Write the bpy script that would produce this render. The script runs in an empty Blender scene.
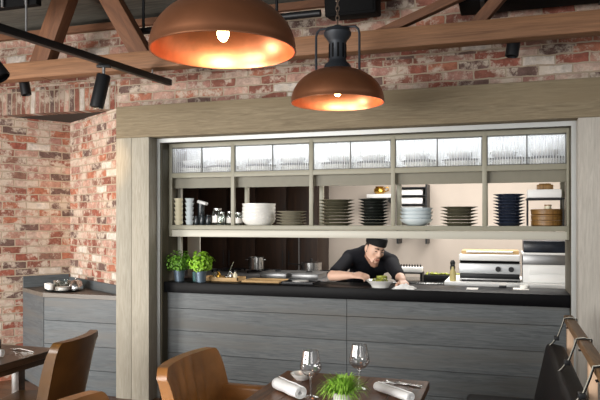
import bpy, bmesh, math, random
from mathutils import Vector, Matrix, Euler
random.seed(7)
R = math.radians
scene = bpy.context.scene
COL = scene.collection

# ------------------------------------------------------------------ helpers
def lin(c):
    return tuple(((v / 255) / 12.92 if v / 255 <= .04045 else (((v / 255) + .055) / 1.055) ** 2.4) for v in c) + (1,)

class MB:
    """collects shapes that become ONE mesh object"""
    def __init__(self): self.b = bmesh.new()
    def box(self, x0, x1, y0, y1, z0, z1, bev=0, seg=2, M=None):
        r = bmesh.ops.create_cube(self.b, size=1)
        vs = r['verts']
        m = Matrix.Translation(((x0+x1)/2, (y0+y1)/2, (z0+z1)/2)) @ Matrix.Diagonal((x1-x0, y1-y0, z1-z0, 1))
        if M is not None: m = M @ m
        bmesh.ops.transform(self.b, matrix=m, verts=vs)
        if bev:
            es = list({e for v in vs for e in v.link_edges})
            bmesh.ops.bevel(self.b, geom=es, offset=bev, segments=seg, profile=.5, affect='EDGES', clamp_overlap=True)
        return self
    def cyl(self, p0, p1, r0, r1=None, n=16, caps=True):
        p0, p1 = Vector(p0), Vector(p1); r1 = r0 if r1 is None else r1
        d = p1 - p0
        m = Matrix.Translation((p0+p1)/2) @ d.to_track_quat('Z', 'Y').to_matrix().to_4x4()
        bmesh.ops.create_cone(self.b, cap_ends=caps, segments=n, radius1=r0, radius2=r1, depth=d.length, matrix=m)
        return self
    def sph(self, c, r, s=(1, 1, 1), n=14, M=None):
        m = Matrix.Translation(c) @ (M if M is not None else Matrix.Identity(4)) @ Matrix.Diagonal((s[0]*r, s[1]*r, s[2]*r, 1))
        bmesh.ops.create_uvsphere(self.b, u_segments=n, v_segments=max(6, n*2//3), radius=1, matrix=m)
        return self
    def lathe(self, prof, c=(0, 0, 0), n=32, M=None):
        c = Vector(c); rings = []
        for (r, z) in prof:
            ring = []
            if r < 1e-5:
                p = Vector((0, 0, z)); ring = [self.b.verts.new((M @ p if M is not None else p) + c)]
            else:
                for k in range(n):
                    a = 2*math.pi*k/n
                    p = Vector((r*math.cos(a), r*math.sin(a), z))
                    ring.append(self.b.verts.new((M @ p if M is not None else p) + c))
            rings.append(ring)
        for A, B in zip(rings, rings[1:]):
            for k in range(n):
                a, b_ = A[k % len(A)], A[(k+1) % len(A)]
                c_, d = B[(k+1) % len(B)], B[k % len(B)]
                vs = []
                for v in (a, b_, c_, d):
                    if v not in vs: vs.append(v)
                if len(vs) >= 3:
                    try: self.b.faces.new(vs)
                    except ValueError: pass
        return self
    def tube(self, pts, r, n=8, closed=False):
        pts = [Vector(p) for p in pts]; m = len(pts); rings = []
        rr = r if isinstance(r, (list, tuple)) else [r]*m
        up = Vector((0, 0, 1)); prev = None
        for i, p in enumerate(pts):
            t = (pts[(i+1) % m] - pts[i-1]) if closed else (pts[min(i+1, m-1)] - pts[max(i-1, 0)])
            t.normalize()
            if prev is None:
                a = t.cross(up)
                if a.length < 1e-3: a = t.cross(Vector((1, 0, 0)))
            else:
                a = prev - t*prev.dot(t)
            a.normalize(); prev = a; b_ = t.cross(a)
            rings.append([self.b.verts.new(p + (a*math.cos(2*math.pi*k/n) + b_*math.sin(2*math.pi*k/n))*rr[i]) for k in range(n)])
        pairs = list(zip(rings, rings[1:])) + ([(rings[-1], rings[0])] if closed else [])
        for A, B in pairs:
            for k in range(n): self.b.faces.new((A[k], A[(k+1) % n], B[(k+1) % n], B[k]))
        if not closed:
            self.b.faces.new(rings[0][::-1]); self.b.faces.new(rings[-1])
        return self
    def ribbon(self, pts, w, side, th=.003):
        """flat strap through pts, w wide along side vector"""
        side = Vector(side).normalized()*w/2; pts = [Vector(p) for p in pts]; rows = []
        for i, p in enumerate(pts):
            t = (pts[min(i+1, len(pts)-1)] - pts[max(i-1, 0)]).normalized()
            nn = t.cross(side).normalized()*th/2
            rows.append([self.b.verts.new(q) for q in (p-side-nn, p+side-nn, p+side+nn, p-side+nn)])
        for A, B in zip(rows, rows[1:]):
            for k in range(4): self.b.faces.new((A[k], A[(k+1) % 4], B[(k+1) % 4], B[k]))
        self.b.faces.new(rows[0][::-1]); self.b.faces.new(rows[-1])
        return self
    def prism(self, poly, z0, z1):
        lo = [self.b.verts.new((x, y, z0)) for x, y in poly]; hi = [self.b.verts.new((x, y, z1)) for x, y in poly]
        n = len(poly)
        for k in range(n): self.b.faces.new((lo[k], lo[(k+1) % n], hi[(k+1) % n], hi[k]))
        self.b.faces.new(lo[::-1]); self.b.faces.new(hi)
        return self
    def cap(self, p0, r0, p1, r1, n=14):
        self.cyl(p0, p1, r0, r1, n); self.sph(p0, r0, n=n); self.sph(p1, r1, n=n); return self
    def chain(self, pr, n=14):
        for (a, ra), (b_, rb) in zip(pr, pr[1:]): self.cap(a, ra, b_, rb, n)
        return self
    def build(self, name, mat, parent=None, smooth=True, ang=40):
        bmesh.ops.recalc_face_normals(self.b, faces=self.b.faces[:])
        me = bpy.data.meshes.new(name)
        if smooth:
            for f in self.b.faces: f.smooth = True
            for e in self.b.edges:
                if len(e.link_faces) == 2 and e.calc_face_angle(0) > R(ang): e.smooth = False
        self.b.to_mesh(me); self.b.free()
        o = bpy.data.objects.new(name, me); COL.objects.link(o)
        if mat: me.materials.append(mat)
        if parent: o.parent = parent
        return o

def tag(o, label=None, cat=None, group=None, kind=None):
    if label: o['label'] = label
    if cat: o['category'] = cat
    if group: o['group'] = group
    if kind: o['kind'] = kind
    return o
def thing(name, label, cat, loc=(0, 0, 0), rz=0, group=None):
    o = bpy.data.objects.new(name, None); COL.objects.link(o); o.empty_display_size = .1
    o.location = loc; o.rotation_euler = (0, 0, rz)
    return tag(o, label, cat, group)
def struct(o): o['kind'] = 'structure'; return o
def dup(root, loc, rz=0, label=None, group=None):
    def cp(o, par):
        c = o.copy(); COL.objects.link(c)
        if par: c.parent = par
        for ch in [x for x in bpy.data.objects if x.parent == o]: cp(ch, c)
        return c
    r = cp(root, None); r.location = loc; r.rotation_euler = (0, 0, rz)
    if label: r['label'] = label
    if group: r['group'] = group
    return r
def fuse(o, voxel, smooth=6):
    """merge overlapping shapes of one mesh into one continuous skin"""
    m = o.modifiers.new('r', 'REMESH'); m.mode = 'VOXEL'; m.voxel_size = voxel; m.use_smooth_shade = True
    s = o.modifiers.new('s', 'SMOOTH'); s.factor = .5; s.iterations = smooth
    dg = bpy.context.evaluated_depsgraph_get()
    me = bpy.data.meshes.new_from_object(o.evaluated_get(dg)); mats = list(o.data.materials)
    o.modifiers.clear(); o.data = me
    me.materials.clear()
    for x in mats: me.materials.append(x)
    for p in me.polygons: p.use_smooth = True
    return o

# ------------------------------------------------------------------ materials
def newmat(name):
    m = bpy.data.materials.new(name); m.use_nodes = True
    nt = m.node_tree; return m, nt, nt.nodes['Principled BSDF']
def N(nt, t, **kw):
    n = nt.nodes.new(t)
    for k, v in kw.items(): setattr(n, k, v)
    return n
def pbr(name, col, rough=.5, metal=0, spec=.5, noise=0, nscale=20, bump=0, bscale=60, coat=0, emit=None, estr=0, sheen=0):
    m, nt, p = newmat(name)
    p.inputs['Base Color'].default_value = lin(col); p.inputs['Roughness'].default_value = rough
    p.inputs['Metallic'].default_value = metal; p.inputs['Specular IOR Level'].default_value = spec
    p.inputs['Coat Weight'].default_value = coat; p.inputs['Sheen Weight'].default_value = sheen
    if emit: p.inputs['Emission Color'].default_value = lin(emit); p.inputs['Emission Strength'].default_value = estr
    if noise or bump:
        tc = N(nt, 'ShaderNodeTexCoord')
    if noise:
        nz = N(nt, 'ShaderNodeTexNoise'); nz.inputs['Scale'].default_value = nscale; nz.inputs['Detail'].default_value = 5
        nt.links.new(tc.outputs['Object'], nz.inputs['Vector'])
        r = N(nt, 'ShaderNodeValToRGB'); c = lin(col)
        r.color_ramp.elements[0].position = .3; r.color_ramp.elements[1].position = .7
        r.color_ramp.elements[0].color = tuple(v*(1-noise) for v in c[:3])+(1,)
        r.color_ramp.elements[1].color = tuple(min(1, v*(1+noise)) for v in c[:3])+(1,)
        nt.links.new(nz.outputs['Fac'], r.inputs['Fac']); nt.links.new(r.outputs['Color'], p.inputs['Base Color'])
    if bump:
        nb = N(nt, 'ShaderNodeTexNoise'); nb.inputs['Scale'].default_value = bscale; nb.inputs['Detail'].default_value = 4
        nt.links.new(tc.outputs['Object'], nb.inputs['Vector'])
        b = N(nt, 'ShaderNodeBump'); b.inputs['Strength'].default_value = bump; b.inputs['Distance'].default_value = .005
        nt.links.new(nb.outputs['Fac'], b.inputs['Height']); nt.links.new(b.outputs['Normal'], p.inputs['Normal'])
    return m
def wood(name, c1, c2, axis=0, scale=2.2, rough=.6, island=.0, bump=.25, stretch=14, knots=.0, c3=None, spec=.4):
    m, nt, p = newmat(name); L = nt.links.new
    tc = N(nt, 'ShaderNodeTexCoord'); mp = N(nt, 'ShaderNodeMapping')
    s = [scale*stretch]*3; s[axis] = scale; mp.inputs['Scale'].default_value = s
    L(tc.outputs['Object'], mp.inputs['Vector'])
    geo = N(nt, 'ShaderNodeNewGeometry')
    add = N(nt, 'ShaderNodeVectorMath', operation='ADD'); mul = N(nt, 'ShaderNodeMath', operation='MULTIPLY'); mul.inputs[1].default_value = 37
    L(geo.outputs['Random Per Island'], mul.inputs[0]); L(mp.outputs['Vector'], add.inputs[0]); L(mul.outputs[0], add.inputs[1])
    n1 = N(nt, 'ShaderNodeTexNoise'); n1.inputs['Scale'].default_value = 1; n1.inputs['Detail'].default_value = 8; n1.inputs['Roughness'].default_value = .62; n1.inputs['Distortion'].default_value = 1.2
    L(add.outputs[0], n1.inputs['Vector'])
    r = N(nt, 'ShaderNodeValToRGB'); r.color_ramp.elements[0].position = .3; r.color_ramp.elements[1].position = .72
    r.color_ramp.elements[0].color = lin(c1); r.color_ramp.elements[1].color = lin(c2)
    L(n1.outputs['Fac'], r.inputs['Fac']); out = r.outputs['Color']
    if c3:
        n2 = N(nt, 'ShaderNodeTexNoise'); n2.inputs['Scale'].default_value = .16; n2.inputs['Detail'].default_value = 8; n2.inputs['Roughness'].default_value = .65
        L(add.outputs[0], n2.inputs['Vector'])
        r2 = N(nt, 'ShaderNodeValToRGB'); r2.color_ramp.elements[0].position = .48; r2.color_ramp.elements[1].position = .66
        mx = N(nt, 'ShaderNodeMix', data_type='RGBA'); L(n2.outputs['Fac'], r2.inputs['Fac']); L(r2.outputs['Color'], mx.inputs['Factor'])
        L(out, mx.inputs[6]); mx.inputs[7].default_value = lin(c3); out = mx.outputs[2]
    if island:
        hs = N(nt, 'ShaderNodeHueSaturation'); mr = N(nt, 'ShaderNodeMapRange'); mr.inputs['To Min'].default_value = 1-island; mr.inputs['To Max'].default_value = 1+island
        L(geo.outputs['Random Per Island'], mr.inputs['Value']); L(mr.outputs['Result'], hs.inputs['Value']); L(out, hs.inputs['Color']); out = hs.outputs['Color']
    L(out, p.inputs['Base Color']); p.inputs['Roughness'].default_value = rough; p.inputs['Specular IOR Level'].default_value = spec
    b = N(nt, 'ShaderNodeBump'); b.inputs['Strength'].default_value = bump; b.inputs['Distance'].default_value = .004
    L(n1.outputs['Fac'], b.inputs['Height']); L(b.outputs['Normal'], p.inputs['Normal'])
    return m
def brick(name, soldier=False, tone=1.0, seed=0., ww=.5, sat=.85, edge=.5):
    m, nt, p = newmat(name); L = nt.links.new
    tc = N(nt, 'ShaderNodeTexCoord'); sx = N(nt, 'ShaderNodeSeparateXYZ'); cx = N(nt, 'ShaderNodeCombineXYZ')
    L(tc.outputs['Object'], sx.inputs[0])
    L(sx.outputs['Z' if soldier else 'X'], cx.inputs[0]); L(sx.outputs['X' if soldier else 'Z'], cx.inputs[1]); cx.inputs[2].default_value = seed
    wob = N(nt, 'ShaderNodeTexNoise'); wob.inputs['Scale'].default_value = 9; wob.inputs['Detail'].default_value = 3
    L(tc.outputs['Object'], wob.inputs['Vector'])
    wm = N(nt, 'ShaderNodeVectorMath', operation='SCALE'); wm.inputs['Scale'].default_value = .03
    wa = N(nt, 'ShaderNodeVectorMath', operation='ADD'); L(wob.outputs['Color'], wm.inputs[0]); L(cx.outputs[0], wa.inputs[0]); L(wm.outputs[0], wa.inputs[1])
    bk = N(nt, 'ShaderNodeTexBrick'); bk.offset = 0 if soldier else .5
    for k, v in (('Scale', 1), ('Mortar Size', .007), ('Mortar Smooth', .35), ('Bias', 0), ('Brick Width', .26 if soldier else .235), ('Row Height', .056 if soldier else .075)): bk.inputs[k].default_value = v
    bk.inputs['Color1'].default_value = (0, 0, 0, 1); bk.inputs['Color2'].default_value = (1, 1, 1, 1); bk.inputs['Mortar'].default_value = (.5, .5, .5, 1)
    L(wa.outputs[0], bk.inputs['Vector'])
    r = N(nt, 'ShaderNodeValToRGB'); cr = r.color_ramp
    pal = [(0, (120, 90, 80)), (.12, (150, 84, 62)), (.24, (178, 122, 104)), (.36, (160, 80, 54)), (.46, (200, 150, 128)), (.56, (184, 104, 66)), (.66, (206, 172, 152)), (.76, (150, 104, 84)), (.84, (226, 212, 198)), (.92, (190, 136, 112))]
    while len(cr.elements) < len(pal): cr.elements.new(.5)
    for e, (pos, c) in zip(cr.elements, pal): e.position = pos; e.color = tuple(v*tone for v in lin(c)[:3])+(1,)
    cr.interpolation = 'CONSTANT'
    L(bk.outputs['Color'], r.inputs['Fac'])
    nz = N(nt, 'ShaderNodeTexNoise'); nz.inputs['Scale'].default_value = 16; nz.inputs['Detail'].default_value = 7; nz.inputs['Roughness'].default_value = .7
    L(wa.outputs[0], nz.inputs['Vector'])
    dk = N(nt, 'ShaderNodeMapRange'); dk.inputs['From Min'].default_value = .3; dk.inputs['From Max'].default_value = .7; dk.inputs['To Min'].default_value = .6; dk.inputs['To Max'].default_value = 1.4
    L(nz.outputs['Fac'], dk.inputs['Value'])
    hs = N(nt, 'ShaderNodeHueSaturation'); L(r.outputs['Color'], hs.inputs['Color']); L(dk.outputs['Result'], hs.inputs['Value']); hs.inputs['Saturation'].default_value = sat
    # limewash remnants
    n2 = N(nt, 'ShaderNodeTexNoise'); n2.inputs['Scale'].default_value = 7; n2.inputs['Detail'].default_value = 8; n2.inputs['Roughness'].default_value = .75
    L(wa.outputs[0], n2.inputs['Vector'])
    r2 = N(nt, 'ShaderNodeValToRGB'); r2.color_ramp.elements[0].position = edge-.03; r2.color_ramp.elements[1].position = edge+.06
    r2.color_ramp.elements[1].color = (ww*1.5, ww*1.5, ww*1.5, 1)
    L(n2.outputs['Fac'], r2.inputs['Fac'])
    mx = N(nt, 'ShaderNodeMix', data_type='RGBA'); L(r2.outputs['Color'], mx.inputs['Factor']); L(hs.outputs['Color'], mx.inputs[6]); mx.inputs[7].default_value = tuple(v*tone for v in lin((222, 206, 188))[:3])+(1,)
    mo = N(nt, 'ShaderNodeMix', data_type='RGBA'); L(bk.outputs['Fac'], mo.inputs['Factor']); L(mx.outputs[2], mo.inputs[6]); mo.inputs[7].default_value = tuple(v*tone for v in lin((196, 178, 156))[:3])+(1,)
    L(mo.outputs[2], p.inputs['Base Color']); p.inputs['Roughness'].default_value = .9; p.inputs['Specular IOR Level'].default_value = .2
    sb = N(nt, 'ShaderNodeMath', operation='MULTIPLY_ADD'); sb.inputs[1].default_value = -1.3; L(bk.outputs['Fac'], sb.inputs[0]); L(nz.outputs['Fac'], sb.inputs[2])
    b = N(nt, 'ShaderNodeBump'); b.inputs['Strength'].default_value = .7; b.inputs['Distance'].default_value = .012
    L(sb.outputs[0], b.inputs['Height']); L(b.outputs['Normal'], p.inputs['Normal'])
    return m
def glass(name, tint=(1, 1, 1), refl=.12, rough=.02):
    m, nt, p = newmat(name); L = nt.links.new; nt.nodes.remove(p)
    t = N(nt, 'ShaderNodeBsdfTransparent'); t.inputs[0].default_value = (*tint, 1)
    g = N(nt, 'ShaderNodeBsdfGlossy'); g.inputs['Roughness'].default_value = rough
    lw = N(nt, 'ShaderNodeLayerWeight'); lw.inputs['Blend'].default_value = .35
    mr = N(nt, 'ShaderNodeMapRange'); mr.inputs['To Min'].default_value = refl*.5; mr.inputs['To Max'].default_value = min(1, refl*5)
    L(lw.outputs['Facing'], mr.inputs['Value'])
    mx = N(nt, 'ShaderNodeMixShader'); L(mr.outputs['Result'], mx.inputs[0]); L(t.outputs[0], mx.inputs[1]); L(g.outputs[0], mx.inputs[2])
    L(mx.outputs[0], nt.nodes['Material Output'].inputs['Surface']); return m
def reeded(name):
    m, nt, p = newmat(name); L = nt.links.new
    p.inputs['Base Color'].default_value = (.93, .95, .97, 1); p.inputs['Roughness'].default_value = .22
    t = N(nt, 'ShaderNodeBsdfTransparent'); t.inputs[0].default_value = (.96, .98, 1, 1)
    tl = N(nt, 'ShaderNodeBsdfTranslucent'); tl.inputs[0].default_value = (.95, .97, 1, 1)
    a = N(nt, 'ShaderNodeMixShader'); a.inputs[0].default_value = .35; L(p.outputs[0], a.inputs[1]); L(tl.outputs[0], a.inputs[2])
    tc = N(nt, 'ShaderNodeTexCoord'); sx = N(nt, 'ShaderNodeSeparateXYZ'); L(tc.outputs['Object'], sx.inputs[0])
    k = N(nt, 'ShaderNodeMath', operation='MULTIPLY'); k.inputs[1].default_value = 2*math.pi/.0205; L(sx.outputs['X'], k.inputs[0])
    c = N(nt, 'ShaderNodeMath', operation='COSINE'); L(k.outputs[0], c.inputs[0])
    r = N(nt, 'ShaderNodeMapRange'); r.inputs['From Min'].default_value = -1; r.inputs['To Min'].default_value = .42; r.inputs['To Max'].default_value = .82; L(c.outputs[0], r.inputs['Value'])
    mx = N(nt, 'ShaderNodeMixShader'); L(r.outputs['Result'], mx.inputs[0]); L(a.outputs[0], mx.inputs[1]); L(t.outputs[0], mx.inputs[2])
    L(mx.outputs[0], nt.nodes['Material Output'].inputs['Surface']); return m

M_brick = brick('aged_brick', tone=.74, ww=.58, sat=.84, edge=.52); M_brick2 = brick('aged_brick_alcove', tone=.86, seed=3.3, ww=.6, sat=.86, edge=.515)
M_brick_s = brick('soldier_brick', soldier=True, tone=.56, ww=.5, sat=.85, edge=.53)
M_header = wood('oak_header', (114, 101, 80), (146, 133, 108), 0, 4.5, .75, stretch=13, c3=(128, 114, 90), bump=.4)
M_post = wood('oak_post', (152, 146, 131), (182, 176, 162), 2, 4.5, .75, stretch=13, island=.05)
M_postb = wood('oak_post_grey', (162, 157, 148), (190, 185, 176), 2, 4.5, .75, stretch=13)
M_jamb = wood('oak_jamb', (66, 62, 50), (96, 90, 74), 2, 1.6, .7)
M_panel = wood('grey_cladding', (74, 79, 82), (114, 118, 119), 0, 4, .5, island=.13, stretch=14, c3=(98, 98, 95), spec=.4)
M_cab = wood('grey_cabinet', (66, 72, 76), (100, 106, 109), 0, 4, .45, island=.1, stretch=14, c3=(94, 94, 92))
M_cabtop = wood('brown_top', (88, 82, 76), (122, 114, 104), 0, 2, .4)
M_beam = wood('truss_timber', (112, 79, 55), (154, 112, 80), 0, 2, .65, stretch=26, island=.08)
M_brace = wood('truss_brace', (84, 54, 36), (122, 82, 56), 0, 3, .7, stretch=5)
M_ceil = wood('ceiling_board', (66, 63, 57), (98, 93, 84), 0, 2, .8, island=.1)
M_dark = pbr('black_metal', (22, 23, 26), .45, .3)
M_duct = pbr('black_duct', (7, 7, 8), .8, spec=.15)
M_top = pbr('black_stone', (9, 9, 11), .42, spec=.1, noise=.2, nscale=60)
M_steelw = pbr('pale_steel', (184, 186, 184), .45, .5)
M_frame = pbr('greige_paint', (150, 147, 130), .45, noise=.04)
M_valance = pbr('greige_shaded', (122, 118, 102), .5, noise=.04)  # greige darkened, shade below the door rail put into the colour
M_framel = pbr('light_greige', (196, 193, 180), .4)
M_white = pbr('white_ceramic', (242, 241, 236), .18, coat=.3)
M_whitebox = pbr('white_plastic', (238, 238, 236), .4)
M_cream = pbr('cream_ceramic', (226, 218, 190), .25)
M_slate = pbr('slate_glaze', (70, 76, 86), .3)
M_bluewhite = pbr('pale_blue_ceramic', (216, 226, 230), .2)
M_olive = pbr('olive_glaze', (112, 108, 88), .2, spec=.7)
M_stone = pbr('stone_glaze', (164, 158, 138), .2, spec=.6)
M_black = pbr('black_glaze', (40, 44, 40), .16, spec=.7)
M_navy = pbr('navy_glaze', (50, 57, 74), .2, spec=.7)
M_steel = pbr('stainless', (196, 196, 194), .24, 1, noise=.05)
M_brushed = pbr('brushed_steel', (206, 209, 211), .45, .5)
M_steeld = pbr('dull_stainless', (150, 150, 150), .38, .9)
M_copper = pbr('copper_inner', (230, 150, 108), .36, 1, noise=.12, nscale=14, bump=.1, bscale=30)
M_bronze = pbr('copper_outer', (168, 112, 80), .36, .85, noise=.12, nscale=6)
M_lampb = pbr('lamp_black', (44, 48, 54), .5, .4)
M_bulb = pbr('bulb_glow', (255, 220, 160), .2, emit=(255, 214, 140), estr=30)
M_tan = pbr('tan_leather', (158, 106, 56), .32, spec=.5, noise=.35, nscale=6, bump=.15, bscale=140)
M_brn = pbr('brown_leather', (98, 67, 31), .34, spec=.5, noise=.3, nscale=5, bump=.15, bscale=140)
M_blk = pbr('black_leather', (20, 14, 13), .6, spec=.2, noise=.2, nscale=8, bump=.2, bscale=120)
M_walnut = wood('walnut', (58, 34, 18), (136, 88, 50), 1, 3, .3, stretch=12, c3=(96, 60, 34), spec=.3)
M_tdark = wood('dark_table', (52, 40, 32), (96, 78, 64), 1, 1.4, .3, stretch=12, spec=.5)
M_rail = wood('oak_rail', (110, 82, 54), (142, 110, 74), 1, 2, .5)
M_pale = wood('pale_wood', (206, 170, 138), (226, 192, 160), 2, 2, .55)
M_floor = wood('floor_board', (74, 48, 32), (122, 84, 56), 0, 1.2, .35, island=.2, stretch=10)
M_kfloor = pbr('kitchen_tile', (90, 88, 84), .5)
M_beige = pbr('beige_wall', (196, 184, 172), .75, noise=.05, nscale=3)
M_cupb = wood('dark_cupboard', (30, 20, 14), (58, 38, 25), 2, 1.4, .5, stretch=9)
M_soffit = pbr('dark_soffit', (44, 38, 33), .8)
M_napkin = pbr('linen', (252, 252, 251), .85, bump=.25, bscale=160, sheen=.2)
M_glass = glass('clear_glass', (.985, .985, .985), .15); M_stem = glass('stem_glass', (.96, .96, .96), .5, .08); M_jar = glass('jar_glass', (.86, .93, .9), .2)
M_reed = reeded('reeded_glass')
M_leafa = pbr('leaf_mid', (98, 146, 44), .5, noise=.25, nscale=30); M_leafb = pbr('leaf_bright', (146, 196, 56), .45, noise=.2, nscale=30)
M_leafc = pbr('leaf_fresh', (156, 204, 76), .5, noise=.3, nscale=30)
M_zinc = pbr('zinc_pot', (104, 120, 134), .42, .6, noise=.1)
M_skin = pbr('skin', (232, 190, 166), .5); M_cloth = pbr('black_cotton', (17, 18, 24), .9, spec=.2, bump=.15, bscale=40)
M_hair = pbr('dark_hair', (46, 34, 28), .7); M_hat = pbr('hat_cloth', (14, 14, 17), .85)
M_beard = pbr('stubble', (156, 116, 96), .8)
M_lips = pbr('lips', (188, 122, 108), .5)
M_eye = pbr('eye', (40, 30, 26), .2)
M_glow = pbr('added_glow', (255, 255, 255), .5, emit=(240, 246, 255), estr=17)  # glow added to whiten the compartments behind the reeded glass
M_board = wood('board_wood', (176, 140, 92), (206, 172, 120), 0, 3, .55)
M_boxwood = wood('round_box_wood', (104, 72, 34), (158, 118, 62), 2, 3, .4)
M_screen = pbr('spot_lens', (255, 240, 215), .2, emit=(255, 226, 180), estr=4)
M_label = pbr('paper_label', (236, 232, 226), .6)
M_oilgold = pbr('brass', (190, 146, 62), .25, .9)
M_green = pbr('green_glaze', (150, 156, 62), .4, noise=.55, nscale=28); M_yellow = pbr('yellow_food', (196, 182, 124), .5)

# ------------------------------------------------------------------ setting
m = MB()
y = -6.5
while y < .1:
    m.box(-4.5, 5.4, y, y+.138, -.06, 0); y += .14
struct(m.build('floor', M_floor, smooth=False))
struct(MB().box(-2.3, 5.4, .1, 4.1, -.1, 0).build('floor_kitchen', M_kfloor, smooth=False))
def wall(name, p0, p1, z0, z1, th, mat):
    """brick wall whose visible face runs p0 -> p1 (face on the right-hand side when looking along it)"""
    p0, p1 = Vector((*p0, 0)), Vector((*p1, 0)); d = p1-p0
    o = MB().box(0, d.length, 0, th, z0, z1).build(name, mat, smooth=False)
    o.location = p0; o.rotation_euler = (0, 0, math.atan2(d.y, d.x)); return struct(o)
wall('wall_front', (-1.86, 0), (5.4, 0), 2.885, 3.42, .3, M_brick)
m = MB(); m.box(-.5, 5.4, 0, .30, 2.55, 2.885); o = struct(m.build('wall_above_opening', M_brick, smooth=False))
o.name = 'wall_header'
struct(MB().box(-1.86, -.501, 0, .12, 2.632, 2.884).build('wall_lintel', M_brick_s, smooth=False))
# alcove: two brick walls that meet at a right angle behind the lintel
import mathutils
cor = Vector((-1.48, .61)); dl = Vector((-.53, -.848))
far = cor + dl*5.6
wall('wall_left', (far.x, far.y), (cor.x, cor.y), 0, 3.42, .3, M_brick2)
wall('wall_alcove', (cor.x, cor.y), (cor.x+.848*1.25, cor.y-.53*1.25), 0, 2.632, .25, M_brick2)
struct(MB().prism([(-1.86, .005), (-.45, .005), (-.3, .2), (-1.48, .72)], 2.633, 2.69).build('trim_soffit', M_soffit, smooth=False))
# timber surround
struct(MB().box(-.41, 5.4, -.15, .05, 2.333, 2.615, .004).build('trim_header', M_header))
struct(MB().box(-.41, -.252, -.15, .05, 0, 2.332, .004).box(-.25, -.075, -.15, .05, 0, 2.332, .004).build('trim_post', M_post))
struct(MB().box(3.418, 5.4, -.15, .05, 0, 2.332, .004).build('trim_pier', M_postb))
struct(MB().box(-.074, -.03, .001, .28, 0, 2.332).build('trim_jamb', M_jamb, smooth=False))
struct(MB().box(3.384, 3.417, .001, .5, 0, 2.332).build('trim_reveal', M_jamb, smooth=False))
struct(MB().box(-.0745, -.044, -.014, 0, 0, 2.332).box(-.044, 3.384, -.014, 0, 2.296, 2.332).box(3.384, 3.4175, -.014, 0, 0, 2.332).build('trim_steel', M_steelw, smooth=False))
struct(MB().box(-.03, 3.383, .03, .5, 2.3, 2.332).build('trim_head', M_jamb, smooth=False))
# kitchen shell
struct(MB().box(-2.3, 5.4, 3.3, 3.5, 0, 2.8).build('wall_kitchen', M_beige, smooth=False))
struct(MB().box(-2.3, -1.9, .75, 3.3, 0, 2.8).build('wall_kitchen_left', M_cupb, smooth=False))
struct(MB().box(4.6, 4.8, .3, 3.3, 0, 2.8).build('wall_kitchen_right', M_beige, smooth=False))
struct(MB().box(-2.3, 5.4, .3, 3.5, 2.8, 2.9).build('ceiling_kitchen', M_beige, smooth=False))
# sloping boarded ceiling
m = MB(); k = 0
a = math.atan2(1.2, 4.0); L = 6.9
for i in range(48):
    m.box(-4.5, 5.4, i*.145, i*.145+.14, 0, .03, M=Matrix.Translation((0, .25, 3.44)) @ Matrix.Rotation(-a, 4, 'X') @ Matrix.Rotation(math.pi, 4, 'Z') @ Matrix.Translation((-.9, 0, 0)))
struct(m.build('ceiling', M_ceil, smooth=False))
struct(MB().box(-1.86, 5.4, -.05, .02, 3.36, 3.42).build('trim_wall_plate', M_brace, smooth=False))

# ------------------------------------------------------------------ roof truss, ducts, track
t = thing('roof_truss', 'brown timber roof truss with long beam crossing in front of the brick wall', 'truss', (0, -.6, 2.82))
MB().box(-3.2, 5.0, 0, .13, 0, .14, .004).build('tie_beam', M_beam, t)
def brace(x0, z0, x1, z1, w, d0, d1, par=t, name='brace', mat=M_brace):
    dx, dz = x1-x0, z1-z0; ln = math.hypot(dx, dz)
    o = MB().box(0, ln, d0, d1, -w/2, w/2, .004).build(name, mat, par)
    o.location = (x0, 0, z0); o.rotation_euler = (0, -math.atan2(dz, dx), 0); return o
brace(-.93, .03, -.44, 1.15, .17, .006, .124)
brace(.16, .03, -.50, 1.10, .15, .006, .124)
brace(1.9, .07, 3.6, .70, .06, .03, .10)
brace(2.66, .05, 3.5, 1.0, .08, .02, .11)
brace(-2.65, .03, -2.0, .95, .15, .0, .12)
t = thing('ceiling_duct', 'black rectangular air duct along the brick wall above the beam at right', 'duct', (3.75, -.3, 3.12))
MB().box(-1.15, 1.4, -.16, .16, .02, .26, .01).build('duct_body', M_duct, t)
for x in (-1.0, -.2, .6): MB().box(x, x+.03, -.17, .17, .01, .27).build('flange', M_dark, t)
for x in (-.7, .3): MB().cyl((x, 0, .26), (x, 0, .5), .008).build('hanger_rod', M_dark, t)
t = thing('loudspeaker', 'black box loudspeaker hung under the roof behind the smaller pendant', 'speaker', (1.80, -.28, 3.17))
MB().box(-.2, .2, -.11, .11, 0, .24, .015, M=Matrix.Rotation(R(8), 4, 'X')).build('cabinet', M_duct, t)
MB().box(-.18, .18, -.118, -.110, .02, .22, .004, M=Matrix.Rotation(R(8), 4, 'X')).build('grille', M_duct, t)
MB().box(-.02, .02, -.02, .02, .23, .43).build('bracket', M_dark, t)
t = thing('conduit_pipe', 'slim black conduit pipe running under the roof beside the brick wall', 'pipe', (0, -.36, 3.2))
MB().cyl((-.1, 0, 0), (1.56, 0, 0.0), .028, n=14).build('pipe', M_dark, t)
for x in (0, 1.2): MB().cyl((x, 0, .02), (x, 0, .43), .012).build('hanger_rod', M_dark, t)
# dark shutter box high on the left
t = thing('roof_vent', 'black framed roof vent hatch with grey bars at top left corner', 'vent', (-.80, -1.10, 3.28))
MB().box(-.35, .35, -.03, .03, -.05, .40, .005).build('frame', M_duct, t)
for x in (-.22, .05, .27): MB().cyl((x, -.045, -.05), (x, -.045, .40), .012).build('bar', M_steeld, t)
for x in (-.35, .34): MB().box(x-.04, x+.04, -.05, .05, .38, .62).build('hanger', M_duct, t)
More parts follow.
